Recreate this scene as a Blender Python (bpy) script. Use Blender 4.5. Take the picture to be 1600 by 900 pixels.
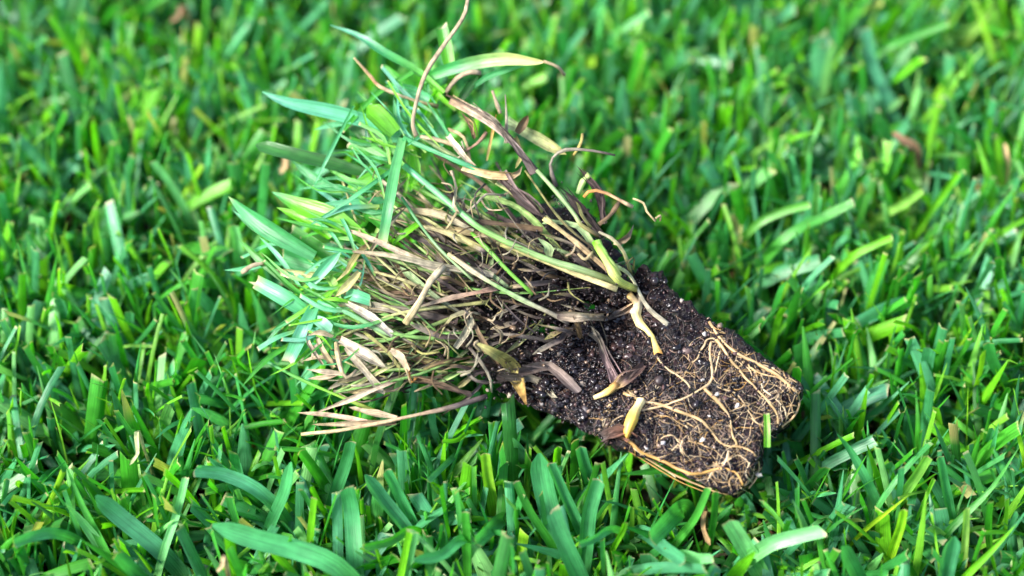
import bpy, math, random
import numpy as np
from mathutils import Vector, noise
from mathutils.bvhtree import BVHTree

random.seed(7)
RNG = np.random.default_rng(11)
scene = bpy.context.scene
for o in list(bpy.data.objects):
    bpy.data.objects.remove(o, do_unlink=True)

# ------------------------------------------------------------------ camera
PITCH = math.radians(50.0)
LENS, SENSOR, DIST = 85.0, 36.0, 0.63
AIM = np.array([0.0, 0.0, 0.060])
FWD = np.array([0.0, math.cos(PITCH), -math.sin(PITCH)])
UP = np.array([0.0, math.sin(PITCH), math.cos(PITCH)])
RIGHT = np.array([1.0, 0.0, 0.0])
CAM = AIM - FWD * DIST
cam_data = bpy.data.cameras.new('camera')
cam = bpy.data.objects.new('camera', cam_data)
scene.collection.objects.link(cam)
cam.location = CAM
cam.rotation_euler = (math.pi / 2 - PITCH, 0, 0)
cam_data.lens = LENS
cam_data.sensor_width = SENSOR
cam_data.clip_start = 0.01
cam_data.clip_end = 200.0
cam_data.dof.use_dof = True
cam_data.dof.focus_distance = DIST
cam_data.dof.aperture_fstop = 5.0
cam_data.dof.aperture_blades = 0
scene.camera = cam

# ------------------------------------------------------------------ light
SUN_DIR = Vector((-0.68, -0.24, 0.70)).normalized()
world = bpy.data.worlds.new('World')
scene.world = world
world.use_nodes = True
wn = world.node_tree.nodes
wl = world.node_tree.links
wn.clear()
sky = wn.new('ShaderNodeTexSky')
sky.sky_type = 'NISHITA'
sky.sun_disc = False
sky.sun_elevation = math.asin(SUN_DIR.z)
sky.sun_rotation = math.atan2(SUN_DIR.x, SUN_DIR.y)
sky.dust_density = 2.0
bg = wn.new('ShaderNodeBackground')
bg.inputs['Strength'].default_value = 0.15
wo = wn.new('ShaderNodeOutputWorld')
wl.new(sky.outputs['Color'], bg.inputs['Color'])
wl.new(bg.outputs['Background'], wo.inputs['Surface'])
sun_data = bpy.data.lights.new('sun', 'SUN')
sun_data.energy = 3.5
sun_data.angle = math.radians(15)
sun_data.color = (1.0, 0.96, 0.90)
sun = bpy.data.objects.new('sun', sun_data)
sun.rotation_euler = SUN_DIR.to_track_quat('Z', 'Y').to_euler()
scene.collection.objects.link(sun)
scene.view_settings.view_transform = 'Standard'
scene.view_settings.look = 'None'
scene.view_settings.exposure = 1.72
scene.view_settings.gamma = 1.0
scene.view_settings.use_curve_mapping = False
scene.cycles.use_denoising = True
scene.cycles.max_bounces = 8

# ------------------------------------------------------------------ helpers
PXU = SENSOR / LENS / 1600.0
PX = PXU * DIST                      # metres covered by one photo pixel at the focus distance


def P(px, py, z):
    """Point of the place seen at photo position (px, py) at height z."""
    d = FWD + RIGHT * ((px - 800) * PXU) + UP * ((450 - py) * PXU)
    t = (z - CAM[2]) / d[2]
    return CAM + d * t


def project(v):
    r = v - CAM
    dep = r @ FWD
    return 800 + (r @ RIGHT) / dep / PXU, 450 - (r @ UP) / dep / PXU, dep


def zp(px, py):
    """Height of the plug's upper side: tilted towards the viewer, sinking into the lawn at its leafy end."""
    return 0.060 + 0.065e-3 * (450 - py) - max(0.0, 760 - px) * 0.018e-3


def link(name, me, mat=None, parent=None):
    o = bpy.data.objects.new(name, me)
    scene.collection.objects.link(o)
    if mat is not None:
        me.materials.clear()
        me.materials.append(mat)
    if parent is not None:
        o.parent = parent
        if parent.type == 'EMPTY':
            o.matrix_parent_inverse = parent.matrix_basis.inverted()
    return o


def mesh_np(name, V, F, C=None, UV=None, smooth=True):
    """V (n,3), F (m,4) quads or (m,3) tris, C (n,3) colour per vertex, UV (n,2) per vertex."""
    me = bpy.data.meshes.new(name)
    V = np.asarray(V, dtype=np.float32)
    F = np.asarray(F, dtype=np.int32)
    k = F.shape[1]
    me.vertices.add(len(V))
    me.vertices.foreach_set('co', V.ravel())
    me.loops.add(F.size)
    me.loops.foreach_set('vertex_index', F.ravel())
    me.polygons.add(len(F))
    me.polygons.foreach_set('loop_start', np.arange(0, F.size, k, dtype=np.int32))
    me.polygons.foreach_set('loop_total', np.full(len(F), k, dtype=np.int32))
    if C is not None:
        a = me.color_attributes.new('Col', 'FLOAT_COLOR', 'POINT')
        C4 = np.ones((len(V), 4), dtype=np.float32)
        C4[:, :3] = C
        a.data.foreach_set('color', C4.ravel())
    if UV is not None:
        u = me.uv_layers.new(name='UVMap')
        u.data.foreach_set('uv', np.asarray(UV, dtype=np.float32)[F.ravel()].ravel())
    me.update(calc_edges=True)
    me.validate()
    if smooth:
        me.polygons.foreach_set('use_smooth', np.ones(len(F), dtype=bool))
    return me


def tag(o, label=None, cat=None, group=None, kind=None):
    if label: o['label'] = label
    if cat: o['category'] = cat
    if group: o['group'] = group
    if kind: o['kind'] = kind
    return o


# ------------------------------------------------------------------ materials
def base_mat(name):
    m = bpy.data.materials.new(name)
    m.use_nodes = True
    n, l = m.node_tree.nodes, m.node_tree.links
    n.clear()
    out = n.new('ShaderNodeOutputMaterial')
    return m, n, l, out


def leaf_mat(name, rough, spec, trans, stripes, stripe_amt, mottle, bump, boost=(1.25, 1.45, 0.55), fine=260.0):
    m, n, l, out = base_mat(name)
    at = n.new('ShaderNodeAttribute'); at.attribute_name = 'Col'
    uv = n.new('ShaderNodeUVMap'); uv.uv_map = 'UVMap'
    sep = n.new('ShaderNodeSeparateXYZ'); l.new(uv.outputs['UV'], sep.inputs[0])
    geo = n.new('ShaderNodeNewGeometry')
    # parallel veins running along the leaf
    mul = n.new('ShaderNodeMath'); mul.operation = 'MULTIPLY'; mul.inputs[1].default_value = stripes
    l.new(sep.outputs['X'], mul.inputs[0])
    cmb = n.new('ShaderNodeCombineXYZ'); l.new(mul.outputs[0], cmb.inputs['X'])
    vm = n.new('ShaderNodeMath'); vm.operation = 'MULTIPLY'; vm.inputs[1].default_value = 1.6
    l.new(sep.outputs['Y'], vm.inputs[0]); l.new(vm.outputs[0], cmb.inputs['Y'])
    nz = n.new('ShaderNodeTexNoise'); nz.inputs['Scale'].default_value = 1.0; nz.inputs['Detail'].default_value = 2.0
    l.new(cmb.outputs[0], nz.inputs['Vector'])
    nb = n.new('ShaderNodeTexNoise'); nb.inputs['Scale'].default_value = fine; nb.inputs['Detail'].default_value = 3.0
    l.new(geo.outputs['Position'], nb.inputs['Vector'])
    r1 = n.new('ShaderNodeMapRange'); r1.inputs[1].default_value = 0.3; r1.inputs[2].default_value = 0.7
    r1.inputs[3].default_value = 1.0 - stripe_amt; r1.inputs[4].default_value = 1.0 + stripe_amt
    l.new(nz.outputs['Fac'], r1.inputs[0])
    r2 = n.new('ShaderNodeMapRange'); r2.inputs[1].default_value = 0.3; r2.inputs[2].default_value = 0.7
    r2.inputs[3].default_value = 1.0 - mottle; r2.inputs[4].default_value = 1.0 + mottle
    l.new(nb.outputs['Fac'], r2.inputs[0])
    mm = n.new('ShaderNodeMath'); mm.operation = 'MULTIPLY'
    l.new(r1.outputs[0], mm.inputs[0]); l.new(r2.outputs[0], mm.inputs[1])
    sc = n.new('ShaderNodeVectorMath'); sc.operation = 'SCALE'
    l.new(at.outputs['Color'], sc.inputs[0]); l.new(mm.outputs[0], sc.inputs['Scale'])
    bs = n.new('ShaderNodeBsdfPrincipled')
    l.new(sc.outputs[0], bs.inputs['Base Color'])
    bs.inputs['Roughness'].default_value = rough
    bs.inputs['Specular IOR Level'].default_value = spec
    bp = n.new('ShaderNodeBump'); bp.inputs['Strength'].default_value = bump; bp.inputs['Distance'].default_value = 0.0004
    l.new(nz.outputs['Fac'], bp.inputs['Height']); l.new(bp.outputs[0], bs.inputs['Normal'])
    tr = n.new('ShaderNodeBsdfTranslucent')
    tb = n.new('ShaderNodeVectorMath'); tb.operation = 'MULTIPLY'; tb.inputs[1].default_value = boost
    l.new(sc.outputs[0], tb.inputs[0]); l.new(tb.outputs[0], tr.inputs['Color'])
    mx = n.new('ShaderNodeMixShader'); mx.inputs[0].default_value = trans
    l.new(bs.outputs[0], mx.inputs[1]); l.new(tr.outputs[0], mx.inputs[2])
    l.new(mx.outputs[0], out.inputs['Surface'])
    return m


M_GRASS = leaf_mat('grass_leaf', 0.37, 0.58, 0.40, 13.0, 0.28, 0.18, 0.5, boost=(1.3, 1.6, 0.4))
M_DRY = leaf_mat('dry_leaf', 0.60, 0.35, 0.18, 11.0, 0.42, 0.42, 0.9, boost=(1.2, 1.1, 0.8), fine=520.0)
M_ROOT = leaf_mat('root_skin', 0.45, 0.5, 0.10, 6.0, 0.15, 0.30, 0.3, boost=(1.1, 1.0, 0.8))


def soil_mat(name, dark, mid, pale, scale, gloss):
    m, n, l, out = base_mat(name)
    geo = n.new('ShaderNodeNewGeometry')
    n1 = n.new('ShaderNodeTexNoise'); n1.inputs['Scale'].default_value = scale; n1.inputs['Detail'].default_value = 6.0
    l.new(geo.outputs['Position'], n1.inputs['Vector'])
    n2 = n.new('ShaderNodeTexVoronoi'); n2.inputs['Scale'].default_value = scale * 2.2
    l.new(geo.outputs['Position'], n2.inputs['Vector'])
    ramp = n.new('ShaderNodeValToRGB')
    e = ramp.color_ramp.elements
    e[0].position = 0.30; e[0].color = (*dark, 1)
    e[1].position = 0.62; e[1].color = (*mid, 1)
    x = e.new(0.78); x.color = (*pale, 1)
    l.new(n1.outputs['Fac'], ramp.inputs[0])
    mix = n.new('ShaderNodeMix'); mix.data_type = 'RGBA'; mix.blend_type = 'MULTIPLY'; mix.inputs[0].default_value = 0.6
    l.new(ramp.outputs[0], mix.inputs[6]); l.new(n2.outputs['Color'], mix.inputs[7])
    bs = n.new('ShaderNodeBsdfPrincipled')
    l.new(mix.outputs[2], bs.inputs['Base Color'])
    rr = n.new('ShaderNodeMapRange'); rr.inputs[3].default_value = gloss; rr.inputs[4].default_value = 0.9
    l.new(n1.outputs['Fac'], rr.inputs[0]); l.new(rr.outputs[0], bs.inputs['Roughness'])
    bs.inputs['Specular IOR Level'].default_value = 0.12
    bp = n.new('ShaderNodeBump'); bp.inputs['Strength'].default_value = 0.9; bp.inputs['Distance'].default_value = 0.0006
    n3 = n.new('ShaderNodeTexNoise'); n3.inputs['Scale'].default_value = scale * 3; n3.inputs['Detail'].default_value = 5.0
    l.new(geo.outputs['Position'], n3.inputs['Vector'])
    l.new(n3.outputs['Fac'], bp.inputs['Height']); l.new(bp.outputs[0], bs.inputs['Normal'])
    l.new(bs.outputs[0], out.inputs['Surface'])
    return m


M_SOIL = soil_mat('potting_soil', (0.0040, 0.0027, 0.0034), (0.012, 0.0078, 0.0094), (0.036, 0.024, 0.027), 420.0, 0.12)
M_GROUND = soil_mat('ground_soil', (0.012, 0.010, 0.007), (0.035, 0.026, 0.016), (0.07, 0.05, 0.03), 90.0, 0.5)
M_CRUMB = leaf_mat('soil_crumb', 0.17, 0.36, 0.0, 6.0, 0.2, 0.4, 0.6)
M_STONE = leaf_mat('grain_surface', 0.5, 0.5, 0.05, 6.0, 0.10, 0.22, 0.5, boost=(1, 1, 1))

# ------------------------------------------------------------------ strand builder
def spline(pts, n):
    pts = np.asarray(pts, dtype=float)
    if len(pts) == 2:
        t = np.linspace(0, 1, n)[:, None]
        return pts[0] * (1 - t) + pts[1] * t
    ext = np.vstack([2 * pts[0] - pts[1], pts, 2 * pts[-1] - pts[-2]])
    seg = len(pts) - 1
    out = []
    for u in np.linspace(0, seg - 1e-6, n):
        i = int(u); f = u - i
        p0, p1, p2, p3 = ext[i], ext[i + 1], ext[i + 2], ext[i + 3]
        out.append(0.5 * (2 * p1 + (p2 - p0) * f + (2 * p0 - 5 * p1 + 4 * p2 - p3) * f * f + (3 * p1 - p0 - 3 * p2 + p3) * f ** 3))
    return np.array(out)


FACE_N = np.array([0.0, -0.55, 0.835])


def col_at(stops, t):
    if not isinstance(stops, list):
        return np.tile(np.array(stops, float), (len(t), 1))
    ts = [s[0] for s in stops]
    return np.stack([np.interp(t, ts, [s[1][k] for s in stops]) for k in range(3)], 1)


def strand_mesh(name, pts, w, col, section='blade', tip='point', base=0.6, fold=0.25, roll=0.0, twist=0.0, n=None, wob=0.0, seed=0, taper=None):
    """One leaf, stem or root: pts run from the tip (t=0) to the base (t=1); w is the full width in metres."""
    length = np.linalg.norm(np.diff(np.asarray(pts), axis=0), axis=1).sum()
    if n is None:
        n = int(np.clip(length / 0.0025, 7, 30))
    c = spline(pts, n)
    rs = np.random.default_rng(seed)
    t = np.linspace(0, 1, n)
    if wob > 0:
        k = rs.normal(0, 1, (max(3, n // 3), 3)) * wob
        ki = np.linspace(0, 1, len(k))
        c = c + np.stack([np.interp(t, ki, k[:, j]) for j in range(3)], 1)
    if section == 'blade' and tip == 'cut':       # a short row right behind the mown edge
        c = np.vstack([c[0], c[0] * (1 - min(0.3, 0.0006 / length * n)) + c[1] * min(0.3, 0.0006 / length * n), c[1:]])
        t = np.concatenate([[0, 0.0006 / length], t[1:]])
        n += 1
    T = np.gradient(c, axis=0)
    T /= np.linalg.norm(T, axis=1)[:, None] + 1e-12
    S = np.cross(T, FACE_N)
    S /= np.linalg.norm(S, axis=1)[:, None] + 1e-9
    N = np.cross(S, T)
    a = (roll + twist * t)[:, None]
    S2 = S * np.cos(a) + N * np.sin(a)
    N2 = -S * np.sin(a) + N * np.cos(a)
    C = col_at(col, t)
    if section == 'blade':
        if tip == 'point':
            f = np.minimum(1, (t / 0.42 + 0.004) ** 0.75)
        elif tip == 'round':
            f = np.minimum(1, np.sqrt(np.clip(t / 0.10, 0.03, 1)))
        else:
            f = 0.86 + 0.14 * np.minimum(1, t / 0.4)
        f = f * (1 - (1 - base) * np.clip((t - 0.55) / 0.45, 0, 1) ** 1.5)
        if wob > 0:
            f = f * (1 + 0.25 * np.interp(t, np.linspace(0, 1, 6), rs.normal(0, 1, 6)).clip(-1.5, 1.5))
        us = np.array([-1, -0.5, 0, 0.5, 1.0])
        hs = np.abs(us) ** 1.3
        W = (w / 2 * f)[:, None, None]
        V = c[:, None, :] + S2[:, None, :] * (us[None, :, None] * W) + N2[:, None, :] * ((hs[None, :, None] - 0.5) * W * fold * 2)
        if tip == 'cut':      # slanted, slightly ragged edge
            V[0] += T[0] * (us[:, None] * w * rs.uniform(-0.25, 0.25) + rs.normal(0, w * 0.04, (5, 1)))
        k = 5
        CC = np.repeat(C[:, None, :], k, 1)
        CC = CC * (1 + 0.10 * (1 - np.abs(us)))[None, :, None]
        if tip == 'cut' and wob == 0:
            CC[0] = np.array([0.42, 0.34, 0.20])
        UV = np.stack(np.broadcast_arrays((us * 0.5 + 0.5)[None, :] + seed * 0.37 % 5, (t * length / 0.02)[:, None]), 2)
        idx = np.arange(n * k).reshape(n, k)
        F = np.stack([idx[:-1, :-1], idx[:-1, 1:], idx[1:, 1:], idx[1:, :-1]], 2).reshape(-1, 4)
        return mesh_np(name, V.reshape(-1, 3), F, CC.reshape(-1, 3), UV.reshape(-1, 2))
    k = 7
    ang = np.linspace(0, 2 * math.pi, k, endpoint=False)
    tp = np.interp(t, [0, 1], taper) if taper else np.full(n, 1.0)
    if wob > 0:
        tp = tp * (1 + 0.18 * np.interp(t, np.linspace(0, 1, 8), rs.normal(0, 1, 8)).clip(-1.5, 1.5))
    W = (w / 2 * tp)[:, None, None]
    flat = 0.75
    V = c[:, None, :] + (S2[:, None, :] * np.cos(ang)[None, :, None] + N2[:, None, :] * np.sin(ang)[None, :, None] * flat) * W
    V = np.concatenate([V, np.repeat(c[-1:, None, :], k, 1) * 0.0 + V[-1:].mean(1, keepdims=True)], 0)
    V = np.concatenate([V[:1].mean(1, keepdims=True).repeat(k, 1), V], 0)
    C = np.concatenate([C[:1], C, C[-1:]], 0)
    tt = np.concatenate([[0], t, [1]])
    CC = np.repeat(C[:, None, :], k, 1)
    UV = np.stack(np.broadcast_arrays((ang / math.pi)[None, :] + seed * 0.37 % 5, (tt * length / 0.02)[:, None]), 2)
    idx = np.arange((n + 2) * k).reshape(n + 2, k)
    nx = np.roll(idx, -1, axis=1)
    F = np.stack([idx[:-1], nx[:-1], nx[1:], idx[1:]], 2).reshape(-1, 4)
    return mesh_np(name, V.reshape(-1, 3), F, CC.reshape(-1, 3), UV.reshape(-1, 2))


# ------------------------------------------------------------------ ground
g = 60.0
gm = mesh_np('soil_ground', [(-g, -g, 0), (g, -g, 0), (g, g, 0), (-g, g, 0)], [(0, 1, 2, 3)], smooth=False)
tag(link('soil_ground', gm, M_GROUND), 'dark bare soil under the lawn', 'ground', kind='structure')

PLUG_PARTS = []      # everything that lies on top of the lawn, for parting the grass below it

# ------------------------------------------------------------------ the plug: soil block
plug = bpy.data.objects.new('grass_plug', None)
scene.collection.objects.link(plug)
plug.location = Vector(P(960, 580, 0.030))
plug.empty_display_size = 0.02
bpy.context.view_layer.update()
tag(plug, 'grass plug with dark root-bound soil block lying on its side on the lawn', 'grass plug')


def Z(px, py, dz=0.0):
    return P(px, py, zp(px, py) + dz)


A_ = Z(1016, 428, 0.000); B_ = Z(1262, 604, 0.001); C_ = Z(1152, 786, 0.001); D_ = Z(752, 612, -0.003); E_ = Z(740, 400, -0.010)
top4 = np.array([E_, A_ * 0 + Z(1016, 428), B_, C_])
# the face is a quad: (s=-1,t=+1)=upper back, (s=+1,t=+1)=B, (s=+1,t=-1)=C, (s=-1,t=-1)=D
q00, q10, q11, q01 = D_, C_, B_, Z(1000, 398, -0.001)
inward = -np.cross(q10 - q00, q01 - q00); inward /= np.linalg.norm(inward)
if inward[2] > 0: inward = -inward
TH = 0.030


def block_mesh():
    NS, NT, NW = 210, 130, 46
    Vs, Fs = [], []
    off = 0

    def add(s, t, w):
        nonlocal off
        sh = s.shape
        pts = np.stack([s.ravel(), t.ravel(), w.ravel()], 1)
        idx = np.arange(len(pts)).reshape(sh) + off
        Vs.append(pts)
        Fs.append(np.stack([idx[:-1, :-1], idx[1:, :-1], idx[1:, 1:], idx[:-1, 1:]], 2).reshape(-1, 4))
        off += len(pts)
    ls = np.linspace(-1, 1, NS); lt = np.linspace(-1, 1, NT); lw = np.linspace(-1, 1, NW)
    s, t = np.meshgrid(ls, lt, indexing='ij')
    add(s, t, np.ones_like(s))
    s, w = np.meshgrid(ls, lw, indexing='ij')
    add(s, -np.ones_like(s), w)
    add(s[::-1], np.ones_like(s), w[::-1])
    t, w = np.meshgrid(lt, lw, indexing='ij')
    add(np.ones_like(t), t, w)
    add(-np.ones_like(t), t[::-1], w[::-1])
    s, t = np.meshgrid(ls[::4], lt[::4], indexing='ij')
    add(s, t[:, ::-1], -np.ones_like(s))
    V = np.vstack(Vs); F = np.vstack(Fs)
    # rounded edges
    rad = np.array([0.06, 0.10, 0.25])
    core = np.clip(V, -1 + rad, 1 - rad)
    d = (V - core) / rad
    ln = np.linalg.norm(d, axis=1)
    d = np.where(ln[:, None] > 1e-6, d / np.maximum(ln, 1e-6)[:, None], 0)
    R = core + d * rad
    s, t, w = R[:, 0], R[:, 1], R[:, 2]
    # groove in the far end
    notch = np.exp(-((t + 0.02) / 0.22) ** 2) * np.clip((s - 0.55) / 0.45, 0, 1) ** 1.5
    s = s - 0.085 * notch
    s01, t01 = (s + 1) / 2, (t + 1) / 2
    dep = (1 - w) / 2
    shrink = 1 - 0.10 * dep
    s01 = 0.5 + (s01 - 0.5) * shrink; t01 = 0.5 + (t01 - 0.5) * shrink
    t01 = t01 + 0.36 * dep * (1 - t01)
    X = (q00 * ((1 - s01) * (1 - t01))[:, None] + q10 * (s01 * (1 - t01))[:, None] + q11 * (s01 * t01)[:, None] + q01 * ((1 - s01) * t01)[:, None])
    X = X + inward * (dep * TH)[:, None]
    nd = d @ np.eye(3)
    ax = (q10 - q00) / np.linalg.norm(q10 - q00); tx = np.cross(inward, ax); tx *= np.sign(tx @ (q01 - q00))
    full = np.where(np.abs(V) > 0.999, np.sign(V), 0)
    wgt = np.where(ln[:, None] > 1e-6, d, full)
    Nn = wgt[:, 0:1] * ax + wgt[:, 1:2] * tx - wgt[:, 2:3] * inward
    Nn /= np.linalg.norm(Nn, axis=1)[:, None] + 1e-9
    disp = np.zeros(len(X))
    for i in range(len(X)):
        p = Vector(X[i])
        v = noise.voronoi(p * 520.0)[0]
        v2 = noise.voronoi(p * 190.0 + Vector((3, 1, 7)))[0]
        big = noise.noise(p * 75.0)
        fine = noise.noise(p * 900.0)
        rough = 1.0 + 1.1 * float(np.clip(0.45 - s01[i], 0, 1)) * 2
        disp[i] = (0.0006 * (0.6 - v[0] * 1.3) + 0.0021 * (0.5 - v2[0] * 1.2) + 0.0003 * fine) * rough + 0.0016 * big * rough
        # hollow under the crown where the stems leave the soil
        hx = (s01[i] - 0.10) / 0.26; hy = (t01[i] - 0.62) / 0.34
        if w[i] > 0.0:
            disp[i] -= 0.0075 * math.exp(-(hx * hx + hy * hy)) * w[i]
    X = X + Nn * disp[:, None]
    return mesh_np('soil_block', X, F), X, F


soil_me, SX, SF = block_mesh()
soil = link('soil_block', soil_me, M_SOIL, plug)
PLUG_PARTS.append(SX)
BVH = BVHTree.FromPolygons([Vector(v) for v in SX], [tuple(f) for f in SF])


def on_soil(px, py, lift, miss_dz=-0.003):
    d = Vector(FWD + RIGHT * ((px - 800) * PXU) + UP * ((450 - py) * PXU)).normalized()
    h = BVH.ray_cast(Vector(CAM), d)
    if h[0] is None:
        return Z(px, py, miss_dz), np.array(FACE_N), False
    n = h[1]
    if n.dot(d) > 0: n = -n
    return np.array(h[0] + n * lift), np.array(n), True


# ------------------------------------------------------------------ crumbs, perlite, pebbles
def ico_unit():
    import bmesh
    bm = bmesh.new()
    bmesh.ops.create_icosphere(bm, subdivisions=1, radius=1.0)
    v = np.array([x.co[:] for x in bm.verts]); f = np.array([[y.index for y in x.verts] for x in bm.faces])
    bm.free()
    return v, f


IV, IF = ico_unit()


def lump_mesh(name, r, col, seed, stretch=(1, 1, 1), sub=2):
    import bmesh
    bm = bmesh.new()
    bmesh.ops.create_icosphere(bm, subdivisions=sub, radius=1.0)
    rs = np.random.default_rng(seed)
    o = Vector(rs.uniform(0, 50, 3))
    for v in bm.verts:
        k = max(0.6, 1 + 0.7 * noise.noise(v.co * 1.3 + o) + 0.3 * noise.noise(v.co * 3.5 + o))
        v.co = Vector((v.co.x * stretch[0], v.co.y * stretch[1], v.co.z * stretch[2])) * (r * k)
    v = np.array([x.co[:] for x in bm.verts]); f = np.array([[y.index for y in x.verts] for x in bm.faces])
    bm.free()
    C = np.array(col)[None, :] * rs.uniform(0.85, 1.1, (len(v), 1))
    return mesh_np(name, v, f, C, np.zeros((len(v), 2)), smooth=False)


PERLITE = [(870, 543, 22, 1.6, (0.50, 0.42, 0.34)), (948, 512, 9, 1.0, (0.62, 0.55, 0.50)), (950, 527, 10, 1.0, (0.66, 0.62, 0.62)),
           (1097, 595, 9, 1, (0.80, 0.80, 0.80)), (1120, 617, 9, 1.2, (0.72, 0.72, 0.74)), (1101, 522, 9, 1, (0.7, 0.7, 0.7)),
           (908, 598, 14, 1.2, (0.55, 0.47, 0.38)), (796, 618, 9, 1, (0.65, 0.6, 0.5)), (1036, 692, 11, 1, (0.72, 0.72, 0.78)),
           (1098, 687, 11, 1, (0.74, 0.74, 0.76)), (1152, 633, 9, 1, (0.66, 0.66, 0.72)), (1185, 742, 8, 1.4, (0.8, 0.78, 0.7)),
           (846, 632, 7, 1, (0.7, 0.65, 0.6)), (762, 610, 6, 1, (0.6, 0.5, 0.4)),
           (1065, 470, 7, 1, (0.5, 0.45, 0.42)), (905, 660, 8, 1, (0.62, 0.58, 0.56)),
           (880, 530, 6, 1, (0.6, 0.5, 0.42)), (1010, 700, 7, 1, (0.7, 0.68, 0.7)), (985, 545, 6, 1, (0.5, 0.42, 0.42))]
for i, (x, y, d, st, c) in enumerate(PERLITE):
    p, nn, hit = on_soil(x, y, -d * PX * 0.08)
    o = link('perlite_grain', lump_mesh('perlite_grain', d * PX / 2, tuple(np.array(c) * np.array([0.50, 0.46, 0.42])), i, (1, st, 0.8)), M_STONE, soil)
    o.location = p; o.rotation_euler = (0.5, 0.2 * i, 0.7 * i)
for i, (x, y, d, c) in enumerate([(1072, 548, 20, (0.10, 0.064, 0.056)), (1032, 594, 20, (0.030, 0.019, 0.018)), (915, 640, 14, (0.05, 0.04, 0.042)), (985, 520, 16, (0.06, 0.042, 0.04))]):
    p, nn, hit = on_soil(x, y, d * PX * 0.05)
    o = link('pebble', lump_mesh('pebble', d * PX / 2, c, 40 + i, (1.15, 0.75, 0.55), 1), M_STONE, soil)
    o.location = p; o.rotation_euler = (0.6, 0.0, i)

# loose crumbs of soil, too many and small to tell apart
Vc, Fc, Cc = [], [], []
off = 0
for i in range(14000):
    if i < 12000:
        a, b = random.random(), random.random()
        q = (1 - a) * (1 - b) * np.array([775, 615.]) + a * (1 - b) * np.array([1150, 775.]) + a * b * np.array([1256, 606.]) + (1 - a) * b * np.array([990, 400.])
        if random.random() < 0.35: q += (np.array([820, 560]) - q) * random.random()
    else:
        q = np.array([random.uniform(735, 1010), random.uniform(430, 640)])
    p, nn, hit = on_soil(q[0], q[1], 0.0)
    if not hit: continue
    r = min(0.0017, random.lognormvariate(math.log(0.00024), 0.55)) * (1.2 if q[0] < 960 else 0.9)
    rot = np.linalg.qr(RNG.normal(0, 1, (3, 3)))[0]
    v = (IV * RNG.uniform(0.45, 1.4, (len(IV), 1)) * np.array([1, RNG.uniform(0.4, 1), RNG.uniform(0.35, 0.9)])) @ rot * r + p + nn * r * 0.35
    Vc.append(v); Fc.append(IF + off); off += len(IV)
    u = random.random()
    if u < 0.80: c = np.array([0.008, 0.006, 0.007]) * random.uniform(0.4, 2.0)
    elif u < 0.965: c = np.array([0.046, 0.026, 0.024]) * random.uniform(0.5, 1.5)
    elif u < 0.998: c = np.array([0.16, 0.11, 0.08]) * random.uniform(0.6, 1.4)
    else: c = np.array([0.34, 0.30, 0.27])
    Cc.append(np.tile(c, (len(IV), 1)))
import bmesh
bm = bmesh.new(); bmesh.ops.create_icosphere(bm, subdivisions=3, radius=1.0)
CV = np.array([x.co[:] for x in bm.verts]); CF = np.array([[y.index for y in x.verts] for x in bm.faces]); bm.free()
for i in range(150):
    a, b = random.random() ** 1.6, random.random()
    q = (1 - a) * (1 - b) * np.array([790, 610.]) + a * (1 - b) * np.array([1100, 740.]) + a * b * np.array([1200, 580.]) + (1 - a) * b * np.array([975, 430.])
    p, nn, hit = on_soil(q[0], q[1], 0.0)
    if not hit: continue
    r = random.uniform(0.0008, 0.0021) * (1.0 if a < 0.4 else 0.55)
    of = Vector(RNG.uniform(0, 60, 3))
    kk = np.array([1 + 0.55 * noise.noise(Vector(v) * 1.6 + of) + 0.75 * noise.noise(Vector(v) * 4.0 + of) for v in CV])[:, None]
    v = CV * kk * np.array([1, RNG.uniform(0.5, 0.9), 0.6]) * r + p - nn * r * 0.15
    Vc.append(v); Fc.append(CF + off); off += len(CV)
    c = np.array(random.choice(((0.009, 0.0065, 0.0075), (0.012, 0.008, 0.009), (0.024, 0.014, 0.014)))) * random.uniform(0.6, 1.3)
    Cc.append(np.tile(c, (len(CV), 1)))
cr = link('soil_crumb', mesh_np('soil_crumb', np.vstack(Vc), np.vstack(Fc), np.vstack(Cc), np.zeros((off, 2)), smooth=False), M_CRUMB, plug)
tag(cr, kind='stuff')

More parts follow.
